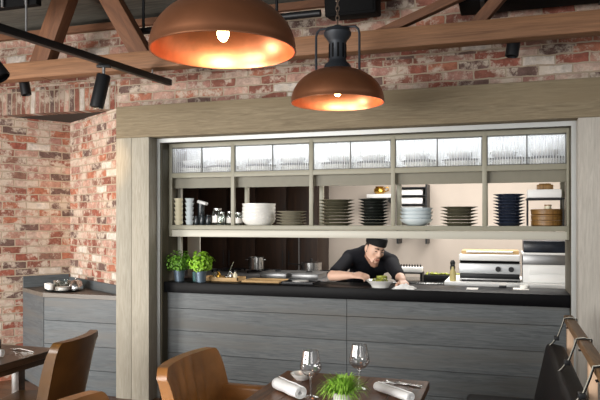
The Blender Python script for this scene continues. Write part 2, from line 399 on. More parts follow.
# lighting tracks and spotlights
t = thing('lighting_track', 'long black lighting track hung below the timber beam at upper left', 'track', (.222, -.305, 2.735), R(-7.2))
MB().box(-.022, .022, -3.9, 0, 0, .05, .003).build('rail', M_dark, t)
for (yy, h) in ((-.235, .084), (-1.5, 1.22), (-3.2, 1.7)): MB().cyl((0, yy, .05), (0, yy, h), .007).build('suspension_rod', M_steeld, t)
def spot(loc, tilt, az, label, stem=.06, s=1., lit=False):
    t = thing('track_spotlight', label, 'spotlight', loc, az, 'black track spotlights')
    MB().box(-.018, .018, -.05, .05, -.02, 0, .003).build('adapter', M_dark, t)
    MB().cyl((0, 0, -.02), (0, 0, -.02-stem), .011).build('stem', M_steeld, t)
    Mx = Matrix.Translation((0, 0, -.02-stem)) @ Matrix.Rotation(tilt, 4, 'X')
    c = MB().lathe([(0, .01), (.046*s, .008), (.05*s, 0), (.05*s, -.235*s), (.044*s, -.24*s), (.042*s, -.215*s), (0, -.213*s)], n=24)
    bmesh.ops.transform(c.b, matrix=Mx, verts=c.b.verts[:]); h = c.build('housing', M_dark, t)
    c = MB().lathe([(0, -.226*s), (.041*s, -.226*s), (.041*s, -.216*s), (0, -.216*s)], n=24)
    bmesh.ops.transform(c.b, matrix=Mx, verts=c.b.verts[:]); c.build('lens', M_screen if lit else M_duct, t)
    return t
spot((.122, -1.099, 2.735), R(-13), R(-72), 'black cylinder spotlight with lit lens hanging from the track near its end', lit=True)
spot((-.012, -2.14, 2.735), R(38), R(-72), 'black cylinder spotlight cut by the left picture edge, tilted under the track', .10)
spot((-1.20, -.42, 2.95), R(10), R(-72), 'black spotlight peeping out below the beam above the alcove', .0, .9)
spot((2.99, -.42, 2.97), R(-8), R(-72), 'black spotlight peeping out below the beam near the right wall', .0, .9)
t = thing('lighting_track', 'black lighting track running behind the long timber beam', 'track', (0, -.42, 2.951))
MB().box(-2.2, 4.2, -.02, .02, 0, .04, .003).build('rail', M_dark, t)
for x in (-1.6, 1.0, 3.8): MB().cyl((x, 0, .04), (x, 0, .66), .006, n=8).build('suspension_rod', M_dark, t)

# ------------------------------------------------------------------ pendants
def pendant(loc, label, top):
    t = thing('pendant_lamp', label, 'pendant lamp', loc, 0, 'copper dome pendant lamps')
    # loc is the centre of the rim
    prof = []
    Rr, H = .30, .215
    for i in range(15):
        a = i/14*math.pi/2*.87
        prof.append((Rr*math.cos(a)**.92, H*math.sin(a)/math.sin(math.pi/2*.87)))
    out = prof; r1 = prof[-1][0]
    MB().lathe([(Rr+.004, -.006), (Rr+.004, .0)] + [(r+.003, z+.002) for r, z in out] + [(r1-.02, H+.004)], n=56).build('shade', M_bronze, t)
    MB().lathe([(Rr+.003, -.006), (Rr-.003, -.006)] + [(r-.004, z-.003) for r, z in out] + [(0, H-.004)], n=56).build('lining', M_copper, t)
    MB().lathe([(r1+.03, H-.012), (r1+.012, H+.03), (.062, H+.045), (.056, H+.06), (.056, H+.17), (.062, H+.185), (.086, H+.215), (.09, H+.235), (.084, H+.24), (.078, H+.262), (.05, H+.268), (.02, H+.285), (0, H+.285)], n=32).build('neck', M_lampb, t)
    m = MB()
    for k in range(10):
        a = 2*math.pi*k/10; m.box(.05, .0585, -.006, .006, H+.07, H+.16, M=Matrix.Rotation(a, 4, 'Z'))
    m.build('slot', M_duct, t)
    for s in (-1, 1):
        MB().tube([(s*.145, 0, H-.055), (s*.145, 0, H+.05), (s*.145, 0, H+.22), (s*.138, 0, H+.25), (s*.118, 0, H+.268), (s*.03, 0, H+.272)], .008, 8).build('bail_rod', M_lampb, t)
    m = MB(); z = H+.285; i = 0
    while z < top:
        pts = []
        for k in range(12):
            a = 2*math.pi*k/12; u, v = .011*math.cos(a), .02*math.sin(a)
            pts.append((u, 0, z+.018+v) if i % 2 else (0, u, z+.018+v))
        m.tube(pts, .0035, 6, closed=True); z += .031; i += 1
    m.build('chain', pbr('chain_steel', (120, 104, 92), .35, .9) if 'chain_steel' not in bpy.data.materials else bpy.data.materials['chain_steel'], t)
    MB().lathe([(0, .17), (.024, .168), (.024, .11), (0, .108)], n=16).build('socket', M_lampb, t)
    MB().sph((0, 0, .072), .025, (1, 1, 1.4), 18).build('bulb', M_bulb, t)
    li = bpy.data.lights.new('bulb_light', 'POINT'); li.energy = 2.6; li.color = (1, .84, .62); li.shadow_soft_size = .035
    lo = bpy.data.objects.new('bulb_light', li); COL.objects.link(lo); lo.location = (loc[0], loc[1], loc[2]+.015)
    return t
pendant((1.80, -2.68, 2.305), 'larger looking copper dome pendant lamp nearest the viewer, over the tables', 1.25)
pendant((1.88, -1.08, 2.366), 'copper dome pendant lamp on a chain, smaller looking of the two', .95)

# ------------------------------------------------------------------ service counter
t = thing('serving_counter', 'long counter base clad in grey stained boards below the pass', 'counter', (0, .1, 0))
for (x0, x1) in ((-.03, 1.655), (1.658, 3.383)):
    m = MB(); z = .0
    for z1 in (.185, .39, .592, .795, .943):
        m.box(x0, x1, 0, .03, z+.0015, z1-.0015, .0015, 1); z = z1
    m.build('cladding_panel', M_panel, t, smooth=False)
MB().box(-.03, 3.383, .03, .38, 0, .943).build('carcass', M_duct, t, smooth=False)
o = tag(MB().box(-.029, 3.382, .03, .5, .945, 1.04, .004).build('worktop', M_top), 'long black stone worktop of the kitchen pass, on grey boards', 'worktop')

# shelf unit spanning the opening
t = thing('shelf_unit', 'greige metal shelf unit with reeded glass doors above an open plate shelf', 'shelf unit', (0, .12, 0))
DIV = [.609, 1.338, 2.041, 2.764]; ED = [-.029] + DIV + [3.382]
m = MB()
m.box(-.029, .001, 0, .03, 1.45, 2.30, .002).box(3.364, 3.382, 0, .03, 1.45, 2.30, .002)
for x in DIV: m.box(x-.017, x+.017, 0, .03, 1.553, 2.29, .002)
m.box(-.029, 3.382, .001, .03, 1.985, 2.028, .002).box(-.029, 3.382, .001, .03, 2.264, 2.30, .002)
m.build('face_frame', M_frame, t)
for x in DIV + [3.36]: MB().box(x-.018, x+.018, .32, .35, 1.553, 1.999, .002).build('rear_upright', M_frame, t)
for (a, b_) in ((1.041, 1.513), (1.553, 1.999)): MB().box(-.028, .008, .165, .20, a, b_, .002).build('support_post', M_framel, t)
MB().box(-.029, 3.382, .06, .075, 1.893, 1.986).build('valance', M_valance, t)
MB().box(-.029, 3.382, .031, .345, 2.0, 2.02).build('upper_deck', M_frame, t)
MB().box(-.029, 3.382, -.004, .345, 1.513, 1.553, .003).build('shelf_deck', M_frame, t)
MB().box(-.029, 3.382, .008, .05, 1.448, 1.510, .003).build('lower_rail', M_framel, t)
MB().box(-.029, 3.382, .352, .36, 1.99, 2.30).build('added_backing', M_whitebox, t)  # white sheet added behind the dishes to catch the strip's glow
MB().box(.0, 3.35, .034, .06, 2.27, 2.28).build('added_glow_strip', M_glow, t)  # added emitter, brightens the glazed compartments from inside
MID = [.299, .983, 1.68, 2.397, 3.079]
for i in range(5):
    a, b_ = ED[i]+(.03 if i == 0 else .017), ED[i+1]-(.020 if i == 4 else .017)
    for (x0, x1, yo) in ((a, MID[i]+.004, .012), (MID[i]-.004, b_, .020)):
        # a sliding door: thin dark frame and a ribbed pane
        f = MB(); z0, z1 = 2.029, 2.262
        f.box(x0, x0+.008, yo-.003, yo+.005, z0, z1).box(x1-.008, x1, yo-.003, yo+.005, z0, z1).box(x0, x1, yo-.003, yo+.005, z0, z0+.006).box(x0, x1, yo-.003, yo+.005, z1-.008, z1)
        d = f.build('sliding_door', pbr('door_edge', (96, 96, 90), .4) if 'door_edge' not in bpy.data.materials else bpy.data.materials['door_edge'], t, smooth=False)
        g = MB(); w = x1-x0-.016; nr = max(10, int(w/.0125)); n = nr*6; lo = []; hi = []
        for k in range(n+1):
            x = x0+.008+w*k/n; yy = yo-.0015*abs(math.sin(math.pi*k/6))
            lo.append(g.b.verts.new((x, yy, z0+.005))); hi.append(g.b.verts.new((x, yy, z1-.007)))
        for k in range(n): g.b.faces.new((lo[k], lo[k+1], hi[k+1], hi[k]))
        g.build('pane', M_reed, d)

# ------------------------------------------------------------------ crockery
ORD = ['topmost', 'second from the top', 'third from the top', 'fourth from the top', 'fifth from the top', 'sixth from the top', 'seventh from the top',
       'eighth from the top', 'ninth from the top', 'tenth from the top', 'eleventh from the top', 'twelfth from the top', 'thirteenth from the top']
def plate_prof(r, h): return [(0, .004), (r*.55, .003), (r*.58, 0), (r*.62, 0), (r*.66, .005), (r*.9, h*.72), (r, h-.003), (r+.001, h), (r-.004, h), (r*.88, h*.86), (r*.62, .009), (0, .008)]
def bowl_prof(r, h, foot=.5, th=.004): return [(0, .005), (r*foot*.9, .004), (r*foot*.95, 0), (r*foot, 0), (r*(foot+.08), .008), (r*.86, h*.5), (r, h-.002), (r, h), (r-th, h), (r*.86-th, h*.52), (r*(foot+.02), .014), (0, .012)]
def stack(name, prof, mat, x, yy, z, n, pitch, noun, where, cat, group, wob=.002):
    proto = None
    for k in range(n):
        lab = '%s, %s %s' % (noun, ORD[n-1-k], where)
        loc = (x+random.uniform(-wob, wob), yy+random.uniform(-wob, wob), z+k*pitch)
        if proto is None:
            proto = MB().lathe(prof, n=40).build(name, mat); o = proto
        else:
            o = proto.copy(); COL.objects.link(o)
        o.location = loc; o.rotation_euler = (0, 0, random.uniform(0, 6))
        tag(o, lab, cat, group)
ZS = 1.5535
stack('bowl', [(0, .004), (.10, .003), (.104, 0), (.112, 0), (.145, .03), (.152, .06), (.152, .066), (.147, .066), (.14, .034), (.1, .012), (0, .010)], M_white, .80, .275, ZS, 5, .032, 'large white bowl', 'of the smooth white stack right of the jars', 'bowl', 'big white bowls on the open shelf')
stack('plate', plate_prof(.134, .022), M_stone, 1.106, .285, ZS, 5, .0255, 'grey stone plate', 'of the low stack right of the white bowls', 'plate', 'grey plates on the open shelf')
stack('plate', plate_prof(.155, .024), M_olive, 1.525, .28, ZS, 8, .0282, 'shiny olive plate', 'of the tall stack in the middle bay', 'plate', 'olive plates in the middle bay')
stack('plate', plate_prof(.132, .024), M_black, 1.85, .28, ZS, 9, .0252, 'black plate', 'of the black stack beside the middle divider', 'plate', 'black plates on the open shelf')
stack('bowl', bowl_prof(.138, .055, .5), M_bluewhite, 2.212, .28, ZS, 4, .031, 'pale blue bowl', 'of the bowl stack in the fourth bay', 'bowl', 'pale bowls in the fourth bay')
stack('plate', plate_prof(.150, .024), M_olive, 2.56, .28, ZS, 6, .0262, 'shiny olive plate', 'of the stack beside the pale bowls', 'plate', 'olive plates in the fourth bay')
stack('plate', plate_prof(.122, .026), M_navy, 2.948, .28, ZS, 10, .0252, 'dark navy plate', 'of the tall navy stack beside the round boxes', 'plate', 'navy plates on the open shelf')
# round wooden boxes
for k in range(3):
    t = thing('round_box', 'round brown wooden box, %s of the pile in the last bay' % ('bottom', 'middle', 'top')[k], 'box', (3.232, .285, ZS+k*.044), 0, 'round wooden boxes')
    MB().lathe([(0, 0), (.112, 0), (.118, .005), (.118, .028), (.112, .030), (0, .030)], n=36).build('body', M_boxwood, t)
    MB().lathe([(0, .030), (.121, .030), (.121, .040), (.115, .0435), (0, .0435)], n=36).build('lid', M_boxwood, t)
t = thing('spice_tin', 'small cream tin standing on the round wooden boxes', 'tin', (3.24, .285, ZS+.132))
MB().lathe([(0, 0), (.026, 0), (.026, .026), (0, .026)], n=20).build('body', M_cream, t); MB().lathe([(0, .0262), (.027, .0262), (.027, .035), (0, .036)], n=20).build('lid', M_boxwood, t)
# wire riser with a white tray above the boxes
t = thing('wire_riser', 'dark wire riser standing over the round wooden boxes', 'rack', (3.216, .30, ZS))
for sx in (-.128, .128):
    for sy in (-.12, .12): MB().cyl((sx, sy, 0), (sx, sy, .212), .004, n=8).build('leg', M_dark, t)
m = MB()
for k in range(9): m.cyl((-.135, -.125+k*.031, .212), (.135, -.125+k*.031, .212), .003, n=6)
m.box(-.138, .138, -.128, -.122, .205, .218).box(-.138, .138, .122, .128, .205, .218)
m.build('wire_shelf', M_dark, t)
o = tag(MB().box(3.085, 3.335, .19, .41, ZS+.219, ZS+.285, .008).build('plastic_tray', M_whitebox), 'white plastic tray on the wire riser above round boxes', 'tray')
t = thing('wood_caddy', 'small brown wooden caddy on top of the white plastic tray', 'box', (3.22, .33, ZS+.286))
MB().box(-.06, .06, -.05, .05, 0, .04, .004).build('body', M_boxwood, t); MB().box(-.045, .045, -.038, .038, .0402, .05, .003).build('lid', M_boxwood, t)
# cups
def cup_mesh():
    return MB().lathe([(0, .003), (.024, .002), (.024, 0), (.027, 0), (.033, .018), (.042, .040), (.042, .043), (.039, .043), (.031, .02), (.024, .006), (0, .005)], n=24)
def cups(x, yy, n, mat, noun, where, ha, group):
    proto = None
    for k in range(n):
        lab = '%s, %s of the column %s' % (noun, ORD[n-1-k], where); loc = (x, yy, ZS+k*.041)
        if proto is None:
            t = thing('coffee_cup', lab, 'cup', loc, ha, group); proto = t
            cup_mesh().build('body', mat, t)
            MB().tube([(.036, 0, .037), (.05, 0, .038), (.056, 0, .028), (.05, 0, .016), (.034, 0, .012)], .0042, 8).build('handle', mat, t)
        else: dup(proto, loc, ha, lab, group)
cups(.030, .195, 6, M_cream, 'cream coffee cup', 'against the left end', R(-20), 'cream cups stacked at the left end')
cups(.118, .245, 6, M_bluewhite, 'pale grey cup', 'just right of the cream cups', R(80), 'pale grey cups stacked at the left end')
# jars
def jar(x, yy, r, h, mat, lab, lidmat, label_band=False, z=ZS):
    t = thing('jar', lab, 'jar', (x, yy, z), random.uniform(0, 6), 'jars on the open shelf')
    MB().lathe([(0, 0), (r*.9, 0), (r, .006), (r, h*.72), (r*.9, h*.82), (r*.72, h*.86), (r*.72, h*.9), (0, h*.9)], n=24).build('body', mat, t)
    MB().lathe([(0, h*.9), (r*.8, h*.9), (r*.8, h*.99), (r*.74, h), (0, h)], n=24).build('lid', lidmat, t)
    if label_band: MB().lathe([(r+.001, h*.15), (r+.001, h*.55)], n=24).build('paper_label', M_label, t)
    return t
M_djar = pbr('dark_jar', (38, 46, 50), .2)
t = thing('canister', 'tall dark canister with a tilted white flip lid', 'canister', (.195, .33, ZS))
MB().lathe([(0, 0), (.03, 0), (.032, .005), (.032, .20), (0, .20)], n=24).build('body', M_djar, t)
o = MB().box(-.045, .045, -.03, .03, 0, .028, .006).build('lid', M_whitebox, t); o.location = (.012, 0, .196); o.rotation_euler = (0, R(16), 0)
jar(.205, .215, .022, .085, M_djar, 'small dark jar with black lid, first right of the cups', M_dark)
jar(.258, .225, .024, .105, M_djar, 'dark jar with black lid between two other dark jars', M_dark)
jar(.315, .235, .026, .095, M_djar, 'dark squat jar next to the clear glass jars', M_dark)
jar(.385, .285, .05, .155, M_jar, 'tall clear glass jar with metal lid, biggest of the jars', M_steel, True)
jar(.455, .215, .036, .12, M_jar, 'clear greenish jar in front of the biggest glass jar', M_jar, False)
jar(.52, .27, .034, .125, M_jar, 'clear jar with white label and steel lid left of the divider', M_steel, True)
jar(.53, .385, .034, .12, M_jar, 'clear jar with white label partly behind the first divider', M_steel, True)
jar(.598, .285, .034, .115, M_jar, 'clear jar with white label right of the first divider', M_steel, True)
# dishes behind the glass
PN = ['first', 'second', 'third', 'fourth', 'fifth', 'sixth', 'seventh', 'eighth', 'ninth', 'tenth']
pb = None; pp = None; e = 0
for i in range(5):
    a, b_ = ED[i]+.03, ED[i+1]-.03
    for (x0, x1) in ((a, MID[i]), (MID[i], b_)):
        cx = (x0+x1)/2; where = 'behind the %s glass pane from the left' % PN[e]
        for k in range(3):
            if pp is None: pp = MB().lathe(plate_prof(.14, .03), n=40).build('serving_dish', M_white); pd = MB().lathe(plate_prof(.146, .022), n=40).build('serving_dish', M_slate); o = pp; bpy.data.objects.remove(pd) if False else None
            elif k == 2: o = pd if e == 0 else pd.copy(); e and COL.objects.link(o)
            else: o = pp.copy(); COL.objects.link(o)
            o.location = (cx, .295, 2.021+k*.026); tag(o, '%s serving dish %s, %s' % (('white', 'white', 'slate grey')[k], ('bottom of pile', 'middle of pile', 'under the bowl')[k], where), 'dish', ('white dishes behind reeded glass', 'slate dishes behind reeded glass')[k == 2])
        if pb is None: pb = MB().lathe(bowl_prof(.11, .06, .45), n=40).build('bowl', M_white); o = pb
        else: o = pb.copy(); COL.objects.link(o)
        o.location = (cx+random.uniform(-.03, .03), .295, 2.021+.052+.016); tag(o, 'white bowl on a pile of dishes ' + where, 'bowl', 'white bowls behind reeded glass')
        e += 1

# ------------------------------------------------------------------ kitchen behind the pass
bx = [-1.88, -1.05, -.22, .64]
for i in range(3):
    t = thing('tall_cupboard', 'dark brown tall cupboard at the kitchen back, %s' % ('beside the left wall', 'behind the jars', 'next to the beige wall')[i], 'cupboard', (bx[i], 2.75, 0), 0, 'dark tall cupboards')
    w = bx[i+1]-bx[i]-.004
    MB().box(0, w, .022, .54, 0, 2.4, .003).build('body', M_cupb, t)
    for (x0, x1) in ((.004, w/2-.002), (w/2+.002, w-.004)):
        d = MB().box(x0, x1, 0, .021, .06, 2.38, .003).build('door', M_cupb, t)
        hx = x1-.04 if x0 < .1 else x0+.04
        MB().cyl((hx, -.02, 1.0), (hx, -.02, 1.2), .006, n=8).build('handle', M_dark, d)
t = thing('gas_range', 'long black gas range with steel top at the kitchen back', 'range', (.1, 1.85, 0))
MB().box(-1.2, 1.2, 0, .8, 0, .93, .006).build('body', M_dark, t)
MB().box(-1.21, 1.21, -.02, .8, .93, .955, .004).build('steel_top', M_steeld, t)
for x in (-.95, -.48, -.01, .70):
    g = MB()
    for q in (-.12, 0, .12): g.box(x+q-.006, x+q+.006, .2, .6, .975, .988).box(x-.16, x+.16, .4+q*1.4-.006, .4+q*1.4+.006, .975, .988)
    for sx in (-.14, .14):
        for sy in (.22, .58): g.box(x+sx-.008, x+sx+.008, sy-.008, sy+.008, .955, .978)
    g.build('pan_support', M_dark, t)
m = MB()
for k in range(8): m.cyl((-1.0+k*.25, -.04, .85), (-1.0+k*.25, 0, .85), .025, n=14)
m.build('knob', M_steel, t)
def pot(name, lab, x, yy, z, r, h, handle):
    t = thing(name, lab, 'pot', (x, yy, z))
    MB().lathe([(0, 0), (r-.01, 0), (r, .008), (r, h), (r+.004, h+.002), (r-.003, h+.002), (r-.003, .01), (0, .006)], n=32).build('body', M_steel, t)
    if handle == 'long':
        MB().tube([(-r, 0, h*.7), (-r-.06, 0, h*.75), (-r-.17, 0, h*.85)], .008, 8).build('handle', M_dark, t)
        MB().lathe([(0, h+.022), (r*.5, h+.018), (r+.002, h+.004), (r+.002, h+.0025), (0, h+.0025)], n=32).build('lid', M_steel, t)
        MB().sph((0, 0, h+.036), .016, n=12).build('lid_knob', M_dark, t)
    else:
        for s in (-1, 1): MB().tube([(s*r, -.03, h*.8), (s*(r+.03), -.025, h*.84), (s*(r+.03), .025, h*.84), (s*r, .03, h*.8)], .006, 8).build('handle', M_steel, t)
    return t
pot('stock_pot', 'shiny steel stock pot with loop handles on the dark range', -.01, 2.25, .988, .10, .15, 'loop')
pot('saucepan', 'steel saucepan with lid and long handle left of the chef', .70, 2.25, .988, .125, .10, 'long')
# prep bench directly behind the pass, left half
t = thing('prep_bench', 'steel prep bench behind the black pass worktop at left', 'bench', (-.3, .78, 0))
MB().box(0, 1.6, 0, .55, .98, 1.02, .004).build('bench_top', M_steeld, t)
for x in (.03, 1.43):
    for yy in (.03, .48): MB().box(x, x+.04, yy, yy+.04, 0, .98).build('leg', M_steeld, t)
def zz(n): return n
t = thing('serving_tray', 'shallow tan wooden tray of bottles behind the basil pots', 'tray', (.43, .31, 1.0405))
MB().box(-.19, .19, -.1, .1, 0, .012, .003).box(-.19, .19, -.1, -.09, .012, .035).box(-.19, .19, .09, .1, .012, .035).box(-.19, -.18, -.1, .1, .012, .035).box(.18, .19, -.1, .1, .012, .035).build('body', M_board, t)
for k, (dx, dy, col, nm) in enumerate(((-.10, .03, M_jar, 'clear'), (-.03, -.03, M_oilgold, 'golden'), (.06, .04, M_steel, 'steel'), (.13, -.02, M_cream, 'cream'))):
    t = thing('sauce_bottle', 'small %s sauce bottle standing in the tan wooden tray' % nm, 'bottle', (.43+dx, .31+dy, 1.053), 0, 'sauce bottles in the tray')
    MB().lathe([(0, 0), (.018, 0), (.02, .004), (.02, .045), (.009, .06), (.009, .07), (0, .07)], n=18).build('body', col, t)
    MB().lathe([(0, .07), (.011, .07), (.010, .085), (0, .086)], n=14).build('cap', M_dark, t)
t = thing('ladle', 'steel ladle leaning up out of the tan wooden tray', 'ladle', (.455, .36, 1.06))
MB().tube([(-.01, 0, 0), (.02, .01, .07), (.045, .02, .14), (.05, .02, .15)], .004, 8).build('handle', M_steel, t); MB().sph((-.01, 0, .012), .02, (1, 1, .6)).build('scoop', M_steel, t)
o = tag(MB().box(.66, 1.02, .2, .46, 1.0405, 1.058, .004).build('chopping_board', M_board), 'flat tan chopping board on the black worktop', 'board')
t = thing('black_tray', 'low black tray on the worktop beside the chopping board', 'tray', (1.20, .27, 1.0405))
MB().box(-.15, .15, -.11, .11, 0, .008, .003).box(-.15, .15, -.11, -.1, .008, .02).box(-.15, .15, .1, .11, .008, .02).box(-.15, -.14, -.11, .11, .008, .02).box(.14, .15, -.11, .11, .008, .02).build('body', M_dark, t)
o = tag(MB().lathe(plate_prof(.075, .014), n=32).build('side_plate', M_white), 'small white side plate lying in the low black tray', 'plate'); o.location = (1.2, .25, 1.0495)
for k, x in enumerate((.72, 1.05)):
    t = thing('steel_pan', 'steel gastronorm pan on the prep bench, %s' % ('behind the chopping board', 'beside the chef elbow')[k], 'pan', (x, 1.02, 1.0205), 0, 'gastronorm pans')
    MB().box(-.14, .14, -.16, .16, 0, .05, .01).build('body', M_steeld, t); MB().box(-.155, .155, -.175, .175, .0502, .056, .002).build('lid', M_steeld, t); MB().box(-.03, .03, -.012, .012, .056, .068, .003).build('lid_handle', M_dark, t)
t = thing('splash_screen', 'pale grey upright splash screen behind the basil pots', 'screen', (-.14, .83, 1.0205))
MB().box(-.07, .07, 0, .02, 0, .42, .003).build('panel', M_framel, t); MB().box(-.07, .05, -.05, .07, -.0, .006).build('foot', M_steeld, t)
t = thing('steel_pole', 'thin steel pole standing at the back of the range between two pots', 'pole', (.43, 2.60, .956))
MB().cyl((0, 0, .006), (0, 0, .75), .006, n=8).build('rod', M_steeld, t); MB().cyl((0, 0, 0), (0, 0, .008), .03).build('foot', M_steeld, t)
# right: back counter behind the chef
t = thing('steel_counter', 'steel back counter with dark undershelf to the right of the chef', 'counter', (1.7, 1.75, 0))
MB().box(0, 1.6, 0, .6, .90, .94, .004).build('top', M_steel, t)
MB().box(.02, 1.58, .04, .6, 0, .90).build('body', M_steeld, t)
for k in range(3): 
    d = MB().box(.04+k*.52, .52+k*.52, .02, .04, .62, .88, .004).build('drawer', M_steel, t); MB().cyl((.18+k*.52, 0, .82), (.38+k*.52, 0, .82), .006, n=8).build('handle', M_dark, d)
t = thing('riser', 'low dark steel riser carrying the white rack behind the chef', 'riser', (1.90, 1.95, .9405))
MB().box(-.17, .17, -.09, .1, .075, .09, .003).build('top', M_dark, t)
for sx in (-.155, .155): MB().box(sx-.012, sx+.012, -.085, .095, 0, .075).build('side', M_dark, t)
t = thing('utensil_rack', 'white rack topped by a row of black pegs behind the chef', 'rack', (1.92, 1.95, 1.031))
MB().box(-.14, .14, -.07, .07, 0, .055, .006).build('body', M_whitebox, t)
for k in range(9): MB().cyl((-.12+k*.03, -.02, .055), (-.12+k*.03, -.02, .082), .009, n=8).build('peg', M_dark, t)
t = thing('vegetable_tray', 'long dark tray of cut vegetables on the back counter', 'tray', (2.26, 1.86, .9405))
MB().box(-.17, .28, -.09, .1, 0, .075, .006).build('body', M_dark, t)
m = MB()
for k in range(60): m.sph((random.uniform(-.15, .26), random.uniform(-.07, .08), .077+random.uniform(0, .012)), random.uniform(.010, .018), (1, 1, .7), 8)
o = tag(m.build('cut_vegetables', M_green), 'cut green vegetables heaped in the long dark tray', 'food', kind='stuff'); o.location = (2.26, 1.86, .9405)
# right: work table with press and boxes
t = thing('work_table', 'white edged steel work table behind the right end of the pass', 'table', (2.40, .72, 0))
MB().box(0, 1.6, 0, .75, 1.0, 1.05, .004).build('table_top', M_whitebox, t)
for x in (.03, 1.53):
    for yy in (.03, .68): MB().box(x, x+.04, yy, yy+.04, 0, 1.0).build('leg', M_steeld, t)
MB().box(.05, 1.55, .06, .7, .4, .43).build('undershelf', M_steeld, t)
t = thing('contact_grill', 'stainless contact grill with two black knobs on the work table', 'grill', (2.785, .80, 1.0505))
MB().box(-.26, .26, 0, .38, .014, .03, .004).build('base', M_steeld, t)
for sx in (-.22, .22):
    for sy in (.04, .34): MB().cyl((sx, sy, 0), (sx, sy, .014), .018, n=12).build('foot', M_dark, t)
MB().box(-.255, .255, .02, .37, .0305, .072, .004).build('hot_plate', M_dark, t)
MB().box(-.262, .262, .0, .38, .0725, .162, .006).build('control_panel', M_brushed, t)
for x in (.075, .185):
    MB().cyl((x, .0, .115), (x, -.028, .115), .023, n=18).build('knob', M_dark, t)
MB().box(-.255, .255, .03, .37, .1625, .186, .002).build('gasket', M_duct, t)
MB().box(-.262, .262, -.005, .38, .1865, .242, .012, 3).build('lid', M_whitebox, t)
MB().box(-.245, .25, .06, .34, .2425, .275, .006).build('drip_tray', M_board, t)
MB().cyl((-.2, .05, .262), (.2, .05, .262), .008, n=8).build('handle', M_steel, t)
t = thing('storage_drawers', 'white two-drawer storage box at the right end of the table', 'storage box', (3.27, .80, 1.0505))
MB().box(-.205, .205, .012, .36, 0, .16, .005).build('body', M_whitebox, t)
for z0 in (.008, .085): MB().box(-.15, .195, 0, .0115, z0, z0+.068, .004).build('drawer', M_whitebox, t)
t = thing('steel_container', 'brushed steel lidded container on top of the white drawers', 'container', (3.27, .80, 1.211))
MB().box(-.205, .205, .01, .36, 0, .085, .006).build('body', M_steeld, t); MB().box(-.21, .21, .0, .37, .0852, .105, .004).build('lid', M_whitebox, t)
o = tag(MB().box(3.07, 3.50, .80, 1.16, 1.3165, 1.42, .01).build('black_crate', pbr('blue_black', (24, 30, 42), .3, noise=.5, nscale=9)), 'blue black plastic crate on top of the steel container', 'crate')
t = thing('oil_bottle', 'yellow oil bottle left of the contact grill', 'bottle', (2.47, .80, 1.0505))
MB().lathe([(0, 0), (.026, 0), (.028, .006), (.028, .08), (.012, .11), (.012, .13), (0, .13)], n=18).build('body', M_yellow, t); MB().lathe([(0, .13), (.014, .13), (.013, .15), (0, .151)], n=14).build('cap', M_dark, t)
t = thing('pepper_mill', 'tall black pepper mill beside the yellow oil bottle', 'mill', (2.46, .90, 1.0505))
MB().lathe([(0, 0), (.028, 0), (.028, .02), (.018, .07), (.024, .12), (.018, .135), (0, .136)], n=18).build('body', M_dark, t); MB().lathe([(0, .136), (.02, .137), (.024, .16), (.012, .18), (0, .182)], n=18).build('head', M_dark, t)
# small things on the right end of the pass
for k, (x, yy, w, lab) in enumerate(((2.62, .20, .09, 'white order slip lying on the worktop below the grill'), (2.98, .30, .12, 'white order slip lying on the worktop near the drawers'))):
    tag(MB().box(x, x+w, yy, yy+.14, 1.0402, 1.0425).build('order_slip', M_label), lab, 'paper', 'order slips')
t = thing('card_holder', 'small black card holder on the worktop near right end', 'holder', (2.90, .42, 1.0405))
MB().box(-.03, .03, -.02, .02, 0, .02, .003).build('base', M_dark, t); MB().box(-.025, .025, -.003, .003, .0202, .045).build('card', M_label, t)
t = thing('ramekin', 'small white ramekin on the worktop beside the black card holder', 'dish', (3.07, .40, 1.0405))
MB().lathe([(0, .003), (.03, 0), (.034, .004), (.038, .03), (.034, .03), (.03, .008), (0, .007)], n=24).build('body', M_white, t)
# things on the rear kitchen wall shelf, seen through the plate shelf
t = thing('wall_rack', 'open dark wall rack of white cartons behind the pale bowls', 'rack', (1.80, 2.95, 1.3))
for x in (-.19, .17): MB().box(x, x+.02, .02, .345, 0, .75).build('upright', M_dark, t)
for z in (.40, .49, .60, .70): MB().box(-.17, .17, .02, .345, z, z+.015).build('shelf', M_dark, t)
for (z, h, nm) in ((.415, .055, 'lowest'), (.505, .075, 'middle'), (.615, .065, 'upper')):
    t2 = thing('carton', 'white carton on the %s level of the dark wall rack' % nm, 'box', (1.80, 3.12, 1.3+z+.0005), 0, 'white cartons on the wall rack')
    MB().box(-.13, .13, -.12, .12, 0, h-.012, .004).build('body', M_whitebox, t2); MB().box(-.133, .133, -.123, .123, h-.0118, h, .003).build('lid', M_whitebox, t2)
t = thing('wall_shelf', 'white wall shelf carrying a brass pot behind the black plates', 'shelf', (1.37, 3.3, 1.885))
MB().box(-.16, .16, -.26, -.001, 0, .05, .004).build('board', M_whitebox, t)
for x in (-.12, .12): MB().box(x-.01, x+.01, -.2, -.001, -.06, -.001).build('bracket', M_dark, t)
t = thing('brass_pot', 'golden brass pot standing on the white wall shelf', 'pot', (1.36, 3.14, 1.9355))
MB().lathe([(0, 0), (.05, 0), (.075, .03), (.07, .07), (.05, .09), (.06, .1), (.055, .1), (.04, .09), (0, .09)], n=24).build('body', M_oilgold, t); MB().tube([(.06, 0, .08), (.11, 0, .09), (.12, 0, .05), (.073, 0, .03)], .007, 8).build('handle', M_oilgold, t)

